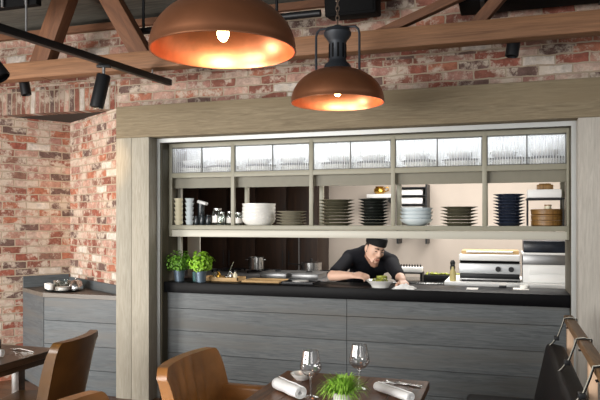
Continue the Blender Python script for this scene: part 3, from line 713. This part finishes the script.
# ------------------------------------------------------------------ basil pots
def leafball(n, R0, c, size, sq=.85, seed=1, hole=.35):
    rnd = random.Random(seed); m = MB()
    for k in range(n):
        while True:
            v = Vector((rnd.uniform(-1, 1), rnd.uniform(-1, 1), rnd.uniform(-1, 1)))
            if hole < v.length < 1: break
        lump = 1+.14*math.sin(v.x*7+seed)*math.cos(v.y*6)+.08*math.sin(v.z*9)
        p = Vector(c)+Vector((v.x*R0*lump, v.y*R0*lump, v.z*R0*sq*lump))
        nrm = (v.normalized()+Vector((rnd.uniform(-.6, .6), rnd.uniform(-.6, .6), rnd.uniform(0, .9)))).normalized()
        a = nrm.cross(Vector((rnd.uniform(-1, 1), rnd.uniform(-1, 1), rnd.uniform(-1, 1)))).normalized(); b_ = nrm.cross(a)
        s = size*rnd.uniform(.6, 1.15)
        pts = [p-a*s, p-a*s*.4+b_*s*.55+nrm*s*.12, p+a*s*.4+b_*s*.5+nrm*s*.1, p+a*s*1.1-nrm*s*.2, p+a*s*.4-b_*s*.5+nrm*s*.1, p-a*s*.4-b_*s*.55+nrm*s*.12]
        vs = [m.b.verts.new(q) for q in pts]; mid = m.b.verts.new(p-nrm*s*.08)
        for i in range(6): m.b.faces.new((vs[i], vs[(i+1) % 6], mid))
    return m
def herb(x, yy, lab, mat, n, R0, size, seed):
    t = thing('potted_herb', lab, 'plant', (x, yy, 1.0405), 0, 'potted herbs on the pass')
    MB().lathe([(0, .004), (.036, .002), (.038, 0), (.041, 0), (.052, .09), (.055, .092), (.055, .1), (.051, .1), (.045, .07), (0, .07)], n=28).build('pot', M_zinc, t)
    leafball(n, R0, (0, 0, .178), size, .82, seed).build('foliage', mat, t, smooth=False)
    m = MB(); rnd = random.Random(seed)
    for k in range(14):
        a = rnd.uniform(0, 6.28); r = rnd.uniform(0, .03)
        m.tube([(r*math.cos(a), r*math.sin(a), .068), (r*1.6*math.cos(a), r*1.6*math.sin(a), .13), (2.2*r*math.cos(a), 2.2*r*math.sin(a), .21)], .002, 5)
    m.build('stem', M_leafa, t)
herb(.075, .13, 'bushy dark green herb in a zinc pot, left of two', M_leafa, 680, .12, .014, 3)
herb(.305, .105, 'bright green basil in a zinc pot, right of two', M_leafb, 360, .112, .022, 5)
t = thing('glass_tumbler', 'small greenish glass tumbler between the two herb pots', 'glass', (.222, .17, 1.0405))
MB().lathe([(0, 0), (.026, 0), (.032, .085), (.030, .085), (.025, .006), (0, .006)], n=24).build('body', pbr('teal_glass', (70, 104, 104), .1), t)

# ------------------------------------------------------------------ chef
def chef():
    P = thing('person', 'man in black jacket and flat black cap leaning over the pass to plate food', 'person', (0, 0, 0))
    # main joints
    pel = Vector((1.60, 1.06, .96)); wai = Vector((1.63, 1.0, 1.06)); che = Vector((1.69, .82, 1.20)); nb = Vector((1.735, .665, 1.285))
    hd = Vector((1.812, .50, 1.340))
    rs, re, rw = Vector((1.545, .70, 1.245)), Vector((1.462, .36, 1.106)), Vector((1.655, .315, 1.118))
    ls, le, lw = Vector((1.925, .67, 1.215)), Vector((2.055, .40, 1.105)), Vector((2.10, .245, 1.088))
    # head frame: f = face direction, u = up
    f = Vector((.56, -.70, -.32)).normalized(); u = Vector((.30, -.12, .93)); u = (u-f*u.dot(f)).normalized()
    r = f.cross(u).normalized()                    # toward the viewer's left/right as it falls
    H = Matrix((( r.x, f.x, u.x, hd.x), (r.y, f.y, u.y, hd.y), (r.z, f.z, u.z, hd.z), (0, 0, 0, 1))) @ Matrix.Diagonal((1.06, 1.06, 1.06, 1))
    def headpt(v, k=1.0):
        x, y, z = v.x*.076*k, v.y*.096*k, v.z*.118*k
        t = max(0, -v.z)
        x *= 1-.30*t**1.6
        if v.z < 0 and v.y > 0: y *= 1-.06*t
        if v.z < 0 and v.y < 0: y *= 1-.45*t
        if v.y > .55: y -= .012*(v.y-.55)
        return Vector((x, y, z))
    body = MB()
    body.chain([(pel, .15), (wai, .14), (che, .15), (nb, .085)]); body.chain([(rs, .06), (nb, .075), (ls, .06)])
    body.chain([(nb, .062), (nb.lerp(hd, .7)+Vector((0, .02, -.02)), .058), (hd-u*.03-f*.02, .058)])
    body.chain([(rs, .058), (re, .045), (re.lerp(rw, .35), .045), (rw, .028)]); body.chain([(ls, .058), (le, .044), (le.lerp(lw, .35), .043), (lw, .029)])
    for s in (-1, 1):
        hip = pel+Vector((s*.085, .02, -.03)); kn = Vector((1.60+s*.11, .98, .52)); an = Vector((1.60+s*.13, 1.10, .09))
        body.chain([(hip, .095), (kn, .06), (kn.lerp(an, .3), .056), (an, .04)]); body.chain([(an, .04), (an+Vector((0, -.14, -.045)), .03)])
    hb = bmesh.new(); bmesh.ops.create_uvsphere(hb, u_segments=36, v_segments=26, radius=1)
    src = [v.co.copy() for v in hb.verts]; faces = [[v.index for v in fc.verts] for fc in hb.faces]; hb.free()
    def shell(m, k, cond):
        idx = {}
        for i, s in enumerate(src): idx[i] = None
        for fc in faces:
            if all(cond(src[i]) for i in fc):
                vs = []
                for i in fc:
                    if idx[i] is None: idx[i] = m.b.verts.new(H @ headpt(src[i], k))
                    vs.append(idx[i])
                m.b.faces.new(vs)
        return m
    shell(body, 1, lambda v: True)
    hp = lambda x, y, z: H @ Vector((x, y, z))
    body.cap(hp(0, .092, .022), .008, hp(0, .105, -.018), .011, 10)                 # nose
    body.sph(hp(-.012, .096, -.024), .010, n=10); body.sph(hp(.012, .096, -.024), .010, n=10)
    body.cap(hp(-.032, .082, .030), .010, hp(.032, .082, .030), .010, 10)           # brow
    body.cap(hp(-.018, .091, -.055), .007, hp(.018, .091, -.055), .007, 8)          # lips
    body.cap(hp(-.016, .091, -.067), .007, hp(.016, .091, -.067), .007, 8)
    body.sph(hp(0, .074, -.108), .026, n=12); body.sph(hp(0, .052, -.070), .040, n=14)
    for s in (-1, 1): body.cap(hp(s*.052, .0, -.066), .017, hp(s*.016, .070, -.110), .019, 10); body.cap(hp(s*.060, -.005, -.02), .013, hp(s*.052, .0, -.066), .017, 10)
                                            # chin
    for s in (-1, 1):
        body.sph(hp(s*.077, -.005, -.002), .03, (.35, .6, 1), 12, M=H.to_3x3().to_4x4())
        body.sph(hp(s*.043, .066, -.016), .018, n=10)
    # hands
    def hand(w, d, nrm, thumb_s, curls, sp=.35, th=.5):
        d = d.normalized(); nrm = (nrm-d*nrm.dot(d)).normalized(); s = nrm.cross(d).normalized()*thumb_s
        for q in (-.026, -.009, .009, .026): body.cap(w+s*q*.6, .016, w+d*.082+s*q*1.05, .0125, 10)
        for k, (q, ln) in enumerate(((.029, .072), (.010, .082), (-.010, .076), (-.028, .058))):
            p = w+d*.082+s*q; ang = curls[k]; rr = .0098
            for seg, fr in ((0, .45), (1, .32), (2, .23)):
                a = ang*(seg+.6); dd = (d*math.cos(a)-nrm*math.sin(a)+s*q*sp*3).normalized()
                p2 = p+dd*ln*fr; body.cap(p, rr, p2, rr*.9, 10); p = p2; rr *= .9
        p = w+d*.02+s*.024; q1 = p+(s*.75+d*.55-nrm*th*.6).normalized()*.044; q2 = q1+(s*.2+d*.85-nrm*th).normalized()*.032; q3 = q2+(d*.9-nrm*th*1.1-s*.15).normalized()*.026
        body.cap(p, .0145, q1, .012, 10); body.cap(q1, .012, q2, .0105, 10); body.cap(q2, .0105, q3, .009, 10)
    hand(rw, Vector((.95, -.12, .02)), Vector((-.1, -.55, .82)), 1, (.38, .42, .55, .75), .2)
    hand(lw, Vector((.30, -.85, -.15)), Vector((.0, -.15, 1)), -1, (.35, .38, .42, .5))
    bo = body.build('body', M_skin, P); fuse(bo, .0062, 3)
    # clothing
    j = MB()
    j.chain([(pel+Vector((0, 0, -.02)), .172), (wai, .165), (che, .172), (nb, .10)]); j.chain([(rs, .078), (nb+Vector((0, .02, 0)), .092), (ls, .078)])
    j.chain([(che+Vector((-.06, 0, .0)), .13), (rs, .082)]); j.chain([(che+Vector((.06, 0, 0)), .13), (ls, .082)])
    j.chain([(rs, .074), (rs.lerp(re, .5), .064), (rs.lerp(re, .86)+Vector((0, 0, .004)), .057)]); j.chain([(ls, .074), (ls.lerp(le, .5), .063), (ls.lerp(le, .9), .056)])
    jo = j.build('jacket', M_cloth, P); fuse(jo, .009, 4)
    c = MB(); c.chain([(nb.lerp(hd, .12)+Vector((0, .02, 0)), .074), (nb.lerp(hd, .28)+Vector((0, .01, -.008)), .070)]); co = c.build('collar', M_cloth, P); fuse(co, .007, 2)
    l = MB()
    for s in (-1, 1):
        hip = pel+Vector((s*.085, .02, -.05)); kn = Vector((1.60+s*.11, .98, .52)); an = Vector((1.60+s*.13, 1.10, .12))
        l.chain([(hip, .115), (kn, .08), (an, .062)])
    fuse(l.build('trousers', M_cloth, P), .012, 3)
    for s in (-1, 1):
        a = Vector((1.60+s*.13, 1.12, .05)); q = MB(); q.chain([(a, .05), (a+Vector((0, -.1, -.006)), .044), (a+Vector((0, -.19, -.012)), .036)]); fuse(q.build('shoe', M_dark, P), .008, 2)
    # hair, stubble, brows, cap
    shell(MB(), 1.035, lambda v: v.z > -.32 and v.y < .30-.25*max(0, v.z) and v.z < .75).build('hair', M_hair, P)
    bd = MB(); e = .0018
    for s in (-1, 1):
        bd.cap(hp(s*.062, -.006, -.012), .010+e, hp(s*.0525, .0, -.068), .016+e, 10); bd.cap(hp(s*.0525, .0, -.068), .017+e, hp(s*.016, .070, -.112), .019+e, 10)
        bd.cap(hp(s*.003, .0955, -.044), .004, hp(s*.022, .0885, -.050), .004, 8); bd.cap(hp(s*.022, .0885, -.050), .004, hp(s*.024, .080, -.09), .006, 8)
    bd.sph(hp(0, .0745, -.109), .026+e, n=12)
    fuse(bd.build('beard', M_beard, P), .004, 2)
    lp = MB(); lp.cap(hp(-.017, .0945, -.0575), .0045, hp(.017, .0945, -.0575), .0045, 8); lp.cap(hp(-.014, .0945, -.065), .005, hp(.014, .0945, -.065), .005, 8); lp.build('lips', M_lips, P)
    for s in (-1, 1):
        MB().tube([hp(s*.014, .0945, .030), hp(s*.030, .0925, .036), hp(s*.048, .081, .030)], [.0045, .005, .003], 8).build('eyebrow', M_hair, P)
        MB().sph(hp(s*.030, .0835, .010), .010, (1.2, .7, .40), 12, M=H.to_3x3().to_4x4()).build('eye', M_eye, P)
    k = MB().lathe([(.080, .046), (.083, .046), (.085, .055), (.085, .104), (.079, .116), (.05, .126), (0, .128)], n=36)
    bmesh.ops.transform(k.b, matrix=H @ Matrix.Rotation(R(4), 4, 'X') @ Matrix.Diagonal((1, 1.2, 1, 1)), verts=k.b.verts[:]); k.build('cap', M_hat, P)
chef()
t = thing('salad_bowl', 'flared white bowl being filled at the front edge of the pass', 'bowl', (1.93, .15, 1.0405))
MB().lathe([(0, .006), (.052, .005), (.06, 0), (.07, 0), (.076, .016), (.092, .034), (.120, .056), (.124, .060), (.120, .061), (.088, .038), (.06, .016), (0, .014)], n=40).build('body', M_white, t)
m = leafball(90, .08, (0, 0, .055), .017, .32, 11, .0)
o = tag(m.build('salad', M_green, smooth=False), 'mixed green salad leaves heaped in the flared white bowl', 'food', kind='stuff'); o.location = (1.93, .15, 1.0405+.0)
t = thing('sauce_pot', 'olive green pot standing behind the flared white bowl', 'pot', (1.90, .385, 1.0405))
MB().lathe([(0, 0), (.04, 0), (.048, .03), (.046, .075), (.042, .075), (.04, .02), (0, .02)], n=28).build('body', M_green, t)
MB().lathe([(0, .062), (.0425, .062)], n=24).build('filling', M_yellow, t)
# crumpled cloth under the hand
m = MB(); n = 26; g = []
rnd = random.Random(4)
for i in range(n+1):
    row = []
    for k in range(n+1):
        u_, v_ = i/n-.5, k/n-.5; rr = math.hypot(u_, v_)
        z = .003+max(0, (1-(rr*2.1)**2))*.030+.012*math.sin(u_*19+v_*7)*math.cos(v_*17-u_*5)*max(0, 1-rr*1.6)
        ed = 1+.12*math.sin(math.atan2(v_, u_)*5)
        row.append(m.b.verts.new((u_*.17*ed, v_*.14*ed, max(.003, z))))
    g.append(row)
for i in range(n):
    for k in range(n): m.b.faces.new((g[i][k], g[i+1][k], g[i+1][k+1], g[i][k+1]))
o = m.build('kitchen_cloth', M_napkin); o.location = (2.135, .125, 1.0405); tag(o, 'crumpled white kitchen cloth under the hand of the man', 'cloth')
sm = o.modifiers.new('th', 'SOLIDIFY'); sm.thickness = .003; sm.offset = -1

# ------------------------------------------------------------------ alcove cabinet
t = thing('alcove_cabinet', 'grey wooden cabinet fitted into the brick alcove beside the pale post', 'cabinet', (0, 0, 0))
m = MB(); z = 0
for z1 in (.22, .44, .66, .875): m.box(-1.215, -.413, -.117, -.10, z+.0015, z1-.0015, .0015, 1); z = z1
m.build('front_panel', M_cab, t, smooth=False)
m = MB(); v = Vector((.5150, -.317, 0)); ln = v.length; o = m.box(0, ln-.004, 0, .015, 0, .875).build('side_panel', M_cab, t, smooth=False); o.location = (-1.735, .2, 0); o.rotation_euler = (0, 0, math.atan2(v.y, v.x))
MB().prism([(-1.70, .21), (-1.20, -.099), (-.413, -.099), (-.413, -.06), (-.54, .02), (-1.48, .58)], 0, .874).build('body', M_jamb, t, smooth=False)
MB().prism([(-1.745, .2), (-1.222, -.125), (-.413, -.125), (-.413, -.05), (-.54, .02), (-1.48, .6)], .876, .915).build('cabinet_top', M_cabtop, t, smooth=False)
o = MB().box(0, .46, -.02, -.002, .916, 1.03).build('backsplash', M_cab, t, smooth=False); o.location = (-1.735, .2, 0); o.rotation_euler = (0, 0, math.atan2(.41, .255))
o = MB().box(0.02, 1.19, -.02, -.002, .916, 1.0).build('backsplash', M_cab, t, smooth=False); o.location = (cor.x, cor.y, 0); o.rotation_euler = (0, 0, math.atan2(-.53, .848))
t = thing('oval_tray', 'dark oval tray of crockery on the alcove cabinet', 'tray', (-1.185, .095, .9155), R(-24))
m = MB().lathe([(0, 0), (.21, 0), (.235, .016), (.23, .016), (.208, .005), (0, .005)], n=40); bmesh.ops.transform(m.b, matrix=Matrix.Diagonal((1, .6, 1, 1)), verts=m.b.verts[:]); m.build('body', M_dark, t)
for k in range(3):
    o = MB().lathe(plate_prof(.07, .014), n=28).build('saucer', M_white); o.location = (-1.12, .03, .9215+k*.012); tag(o, 'white saucer on the oval tray, %s of its pile' % ('bottom', 'middle', 'top')[k], 'saucer', 'saucers on the oval tray')
for k, (x, yy) in enumerate(((-1.345, .095), (-1.265, .03))):
    o = MB().lathe([(0, .003), (.026, .0), (.03, .003), (.034, .06), (.031, .06), (.027, .006), (0, .006)], n=24).build('cup', M_white); o.location = (x, yy, .9215); tag(o, 'white cup on the oval tray, %s' % ('nearest the side edge of the cabinet', 'in front of the glass bowl')[k], 'cup', 'cups on the oval tray')
o = MB().lathe(bowl_prof(.085, .085, .4), n=32).build('glass_bowl', M_jar); o.location = (-1.21, .135, .9215); tag(o, 'clear glass bowl standing on the oval tray in the alcove', 'bowl')
t = thing('cloche', 'steel cloche on the oval tray near the brick corner', 'cloche', (-1.06, .15, .9215))
MB().lathe([(.075, 0), (.077, .004), (.07, .05), (.045, .085), (.01, .098), (0, .098)], n=32).build('dome', M_steel, t); MB().sph((0, 0, .107), .011).build('knob', M_steel, t)

# ------------------------------------------------------------------ dining furniture
def table(name, label, x0, x1, y0, y1, mat, ap):
    t = thing(name, label, 'table', ((x0+x1)/2, (y0+y1)/2, 0))
    w, d = (x1-x0)/2, (y1-y0)/2
    m = MB(); n = 5
    for k in range(n): a = -w+2*w*k/n; m.box(a+.0007, a+2*w/n-.0007, -d, d, .71, .75, .002, 1)
    m.build('tabletop', mat, t)
    MB().box(-w+.05, w-.05, -d+.05, -d+.075, .71-ap, .709).box(-w+.05, w-.05, d-.075, d-.05, .71-ap, .709).box(-w+.05, -w+.075, -d+.05, d-.05, .71-ap, .709).box(w-.075, w-.05, -d+.05, d-.05, .71-ap, .709).build('apron', mat, t)
    for sx in (-1, 1):
        for sy in (-1, 1): MB().box(sx*(w-.25)-.03, sx*(w-.25)+.03, sy*(d-.085)-.03, sy*(d-.085)+.03, 0, .709, .003).build('leg', mat, t)
    return t
table('dining_table', 'walnut dining table laid with two wine glasses and a fern', 1.745, 2.54, -3.3, -1.70, M_walnut, .03)
table('dining_table', 'dark wooden dining table at the left picture edge', -.80, .10, -3.1, -1.57, M_tdark, .05)
def make_chair(label, mat, loc, rz, W=.60, arms=True):
    """faces local +X; width along Y"""
    t = thing('dining_chair', label, 'chair', loc, rz, 'leather dining chairs')
    # backrest: thick, gently wrapped shell with creases on the inner face
    b = MB(); nu, nv = 48, 18; z0, z1 = .40, .885
    def pt(u_, v_, side):
        yy = (u_-.5)*W*(1-.04*(1-v_)); z = z0+(z1-z0)*v_
        wrap = .055*(abs(u_-.5)*2)**2.2
        lean = -.10*v_
        corner = max(0, abs(u_-.5)*2-.86)/.14; z -= .045*corner**2*v_**6
        x = lean+wrap
        if side: 
            crease = .013*math.sin((u_+.04*math.sin(v_*3))*38)*math.exp(-((u_-.5)/.25)**2)*math.exp(-((v_-.70)/.2)**2)
            x += .028+.012*math.sin(math.pi*v_)+crease
        else: x -= .028
        return Vector((x, yy, z))
    F = [[b.b.verts.new(pt(i/nu, k/nv, 1)) for k in range(nv+1)] for i in range(nu+1)]
    B = [[b.b.verts.new(pt(i/nu, k/nv, 0)) for k in range(nv+1)] for i in range(nu+1)]
    for i in range(nu):
        for k in range(nv):
            b.b.faces.new((F[i][k], F[i+1][k], F[i+1][k+1], F[i][k+1])); b.b.faces.new((B[i][k], B[i][k+1], B[i+1][k+1], B[i+1][k]))
    for i in range(nu):
        b.b.faces.new((F[i][nv], F[i+1][nv], B[i+1][nv], B[i][nv])); b.b.faces.new((F[i][0], B[i][0], B[i+1][0], F[i+1][0]))
    for k in range(nv):
        b.b.faces.new((F[0][k], F[0][k+1], B[0][k+1], B[0][k])); b.b.faces.new((F[nu][k], B[nu][k], B[nu][k+1], F[nu][k+1]))
    es = [e for e in b.b.edges if len(e.link_faces) == 2 and e.calc_face_angle(0) > R(55)]
    bmesh.ops.bevel(b.b, geom=es, offset=.012, segments=3, profile=.5, affect='EDGES', clamp_overlap=True)
    b.build('backrest', mat, t, ang=60)
    MB().box(-.02, .45, -W/2+.055, W/2-.055, .40, .49, .03, 3).build('seat', mat, t, ang=60)
    for s in (-1, 1) if arms else ():
        m = MB(); yy = s*(W/2-.015)
        m.box(-.02, .32, yy-.036, yy+.036, .40, .685, .02, 3); m.build('armrest', mat, t, ang=60)
    for sx in (.0, .40):
        for s in (-1, 1): MB().cyl((sx, s*.22, .40), (sx+(.03 if sx else -.03), s*.24, 0), .02, .013, 12).build('leg', M_tdark, t)
    return t
c1 = make_chair('tan leather chair with creased back at the walnut table', M_tan, (1.40, -2.11, 0), 0)
dup(c1, (1.345, -3.09, 0), 0, 'tan leather chair cut by the bottom picture edge, only its top showing')
make_chair('brown leather chair seen from behind at the dark left table', M_brn, (.345, -1.79, 0), R(190), .52, False)
# table setting
def wine_glass(x, yy, lab):
    t = thing('wine_glass', lab, 'glass', (x, yy, .7505), 0, 'wine glasses')
    s = 1.0
    MB().lathe([(.0, .098), (.012, .100), (.034, .110), (.051, .132), (.053, .148), (.043, .195), (.038, .224), (.0368, .224), (.042, .194), (.0515, .148), (.049, .133), (.032, .112), (0, .102)], n=36).build('glass_bowl', M_glass, t)
    MB().lathe([(.008, .099), (.0052, .08), (.005, .03), (.008, .010), (.03, .004), (.036, .002), (.036, 0), (0, 0)], n=28).build('stem', M_stem, t)
    return t
wine_glass(2.22, -1.965, 'tall wine glass standing behind the fern, farther of two')
wine_glass(2.03, -2.18, 'tall wine glass left of the fern beside the rolled napkin')
t = thing('potted_grass', 'bright green spiky plant in a white pot on the walnut table', 'plant', (2.215, -2.295, .7505))
MB().lathe([(0, .003), (.032, .002), (.034, 0), (.037, 0), (.048, .07), (.05, .072), (.046, .072), (.042, .055), (0, .055)], n=28).build('pot', M_white, t)
rnd = random.Random(9); m = MB()
for k in range(620):
    a = rnd.uniform(0, 6.283); e_ = rnd.uniform(.15, 1.45); ln = rnd.uniform(.075, .125)*(1.05 if e_ < 1 else .8)
    d = Vector((math.cos(a)*math.cos(e_), math.sin(a)*math.cos(e_), math.sin(e_))); p = Vector((rnd.uniform(-.02, .02), rnd.uniform(-.02, .02), .058))
    sd = d.cross(Vector((0, 0, 1))).normalized()*rnd.uniform(.0016, .0032)
    p1 = p+d*ln*.5+Vector((0, 0, .008)); p2 = p+d*ln*.85+Vector((0, 0, .0)); p3 = p+d*ln*1.05-Vector((0, 0, .034*math.cos(e_)))
    v = [m.b.verts.new(q) for q in (p-sd*.5, p+sd*.5, p1+sd, p1-sd, p2+sd*.8, p2-sd*.8, p3)]
    m.b.faces.new((v[0], v[1], v[2], v[3])); m.b.faces.new((v[3], v[2], v[4], v[5])); m.b.faces.new((v[5], v[4], v[6]))
m.build('blades', M_leafc, t)
def napkin(p0, p1, r, lab):
    p0, p1 = Vector(p0), Vector(p1); d = (p1-p0); ln = d.length
    t = thing('napkin', lab, 'napkin', (p0.x, p0.y, .7505), math.atan2(d.y, d.x), 'rolled white napkins')
    m = MB(); pts = []
    n = 90; rows = 9; V = []
    for j in range(rows+1):
        row = []
        for i in range(n+1):
            a = i/n*2*math.pi*3.2; rr = r*(.38+.62*i/n)*(1+.04*math.sin(j*1.3)); 
            row.append(m.b.verts.new((ln*j/rows, rr*math.cos(a)*1.08, r*1.0+rr*math.sin(a)*.96)))
        V.append(row)
    for j in range(rows):
        for i in range(n): m.b.faces.new((V[j][i], V[j+1][i], V[j+1][i+1], V[j][i+1]))
    o = m.build('roll', M_napkin, t, ang=80); s = o.modifiers.new('th', 'SOLIDIFY'); s.thickness = .004
    return t
napkin((1.83, -2.10), (2.0, -2.245), .034, 'rolled white napkin left of the wine glasses')
napkin((2.31, -1.97), (2.50, -2.13), .025, 'rolled white napkin right of the wine glasses near the cutlery')
o = MB().lathe([(0, .006), (.03, .005), (.032, 0), (.037, 0), (.046, .010), (.062, .028), (.063, .031), (.060, .030), (.04, .013), (0, .010)], n=36).build('dish', M_white); o.scale = (1, 1, 1); o.location = (1.885, -1.86, .7505); tag(o, 'small white dish behind the left rolled napkin', 'dish')
def fork(x, yy, rz, lab, z=.7505):
    t = thing('fork', lab, 'fork', (x, yy, z), rz, 'forks')
    MB().ribbon([(0, 0, .004), (.05, 0, .006), (.1, 0, .010), (.135, 0, .012)], .009, (0, 1, 0), .003).build('handle', M_steel, t)
    m = MB(); m.ribbon([(.135, 0, .012), (.15, 0, .009), (.165, 0, .006)], .022, (0, 1, 0), .002)
    for q in (-.009, -.003, .003, .009): m.ribbon([(.165, q, .006), (.185, q, .005), (.205, q, .009)], .003, (0, 1, 0), .002)
    m.build('tine', M_steel, t); return t
def knife(x, yy, rz, lab, z=.7505):
    t = thing('knife', lab, 'knife', (x, yy, z), rz, 'knives')
    MB().box(0, .1, -.008, .008, 0, .008, .003).build('handle', M_steel, t); MB().ribbon([(.1, 0, .004), (.16, 0, .004), (.21, 0, .004)], .017, (0, 1, 0), .002).build('blade', M_steel, t); return t
fork(2.52, -1.86, R(160), 'steel fork lying beside the right rolled napkin'); knife(2.515, -1.83, R(172), 'steel knife lying at the far right corner of the walnut table')
fork(.03, -1.72, R(172), 'steel fork near the edge of the dark left table'); 
napkin((-.035, -1.915), (-.2, -1.97), .028, 'white napkin at the left picture edge on the dark table')
t = thing('wine_bottle', 'dark bottle standing on the dark table at the left picture edge', 'bottle', (-.262, -1.74, .7505))
MB().lathe([(0, 0), (.035, 0), (.037, .004), (.037, .06), (.02, .09), (.016, .10), (0, .10)], n=24).build('body', pbr('dark_red', (48, 18, 16), .2), t); MB().lathe([(0, .10), (.018, .10), (.018, .12), (0, .12)], n=16).build('cap', M_dark, t)

# ------------------------------------------------------------------ banquette
t = thing('banquette', 'oak rail bench with a black leather back hung on straps at right', 'bench', (3.32, 0, 0))
MB().box(-.028, .028, -3.4, -.50, .92, .965, .006).build('rail', M_rail, t)
for yy in (-.62, -1.75, -2.9): MB().box(-.02, .02, yy-.03, yy+.03, 0, .919, .003).build('upright', M_pale, t)
b = MB().box(-.06, .06, -3.3, -.60, 0, .40, .03, 3)
bmesh.ops.transform(b.b, matrix=Matrix.Translation((-.165, 0, .395)) @ Matrix.Rotation(R(12), 4, 'Y') , verts=b.b.verts[:]); b.build('back_cushion', M_blk, t, ang=60)
MB().box(-.65, -.19, -3.3, -.60, .33, .42, .03, 3).build('seat_cushion', M_blk, t, ang=60)
MB().box(-.62, -.10, -3.3, -.62, .10, .329, .004).build('seat_base', M_tdark, t)
for i, yy in enumerate((-.68, -1.42, -2.1, -2.8)):
    P_ = [(-.157, yy, .64), (-.146, yy, .72), (-.136, yy, .775), (-.11, yy, .80), (-.075, yy, .85), (-.05, yy, .92), (-.036, yy, .966), (0, yy, .972), (.036, yy, .966), (.034, yy, .915), (-.03, yy, .905)]
    s = MB().ribbon(P_, .036, (0, 1, 0), .004).build('strap', M_blk, t)
    MB().ribbon([(x-.004, y_, z+.0035) for x, y_, z in P_[:9]], .008, (0, 1, 0), .003).build('webbing', M_framel, s)
    MB().box(-.10, -.07, yy-.022, yy+.022, .825, .85, .003).build('buckle', M_dark, s)

# ------------------------------------------------------------------ light
def area(name, loc, tgt, w, h, e, col):
    l = bpy.data.lights.new(name, 'AREA'); l.shape = 'RECTANGLE'; l.size = w; l.size_y = h; l.energy = e; l.color = col
    o = bpy.data.objects.new(name, l); COL.objects.link(o); o.location = loc
    o.rotation_euler = (Vector(tgt)-Vector(loc)).to_track_quat('-Z', 'Y').to_euler(); return o
area('window_daylight', (-1.2, -7.4, 1.8), (1.4, 0, 1.0), 3.6, 2.2, 330, (1, .98, .95))
area('side_window_daylight', (-2.9, -3.9, .8), (-1.3, .2, .35), 1.2, 1.2, 120, (1, .97, .92))
area('far_window_daylight', (4.6, -7.0, 1.9), (1.8, 0, 1.3), 2.0, 2.0, 40, (1, .98, .95))
area('kitchen_panel_light', (2.6, 1.9, 2.75), (2.6, 1.9, 0), 2.2, 1.0, 70, (1, .97, .93))
area('pass_light', (1.9, .75, 2.6), (1.9, .55, 0), 1.8, .25, 18, (1, .95, .9))
s = bpy.data.lights.new('spot_beam', 'SPOT'); s.energy = 60; s.spot_size = R(36); s.spot_blend = .8; s.color = (1, .66, .34); s.shadow_soft_size = .04
so = bpy.data.objects.new('spot_beam', s); COL.objects.link(so); so.location = (.10, -1.10, 2.42); so.rotation_euler = (Vector((-.95, .28, 1.95))-so.location).to_track_quat('-Z', 'Y').to_euler()
w = bpy.data.worlds.new('World'); scene.world = w; w.use_nodes = True
w.node_tree.nodes['Background'].inputs[0].default_value = (.95, .97, 1, 1); w.node_tree.nodes['Background'].inputs[1].default_value = .22

# ------------------------------------------------------------------ camera
cam = bpy.data.cameras.new('camera'); cam.sensor_width = 36; cam.lens = 640*36/600; cam.shift_y = 20/600; cam.clip_start = .05
co = bpy.data.objects.new('camera', cam); COL.objects.link(co); co.location = (2.918, -5.12, 1.6); co.rotation_euler = (R(90), 0, math.atan2(.305, .952))
scene.camera = co
vs = scene.view_settings; vs.view_transform = 'Standard'; vs.look = 'None'; vs.gamma = 1; vs.use_curve_mapping = False; vs.exposure = 0.42
scene.cycles.max_bounces = 8; scene.cycles.transparent_max_bounces = 16; scene.cycles.caustics_reflective = False; scene.cycles.caustics_refractive = False
scene.cycles.use_denoising = True; scene.cycles.sample_clamp_indirect = 6
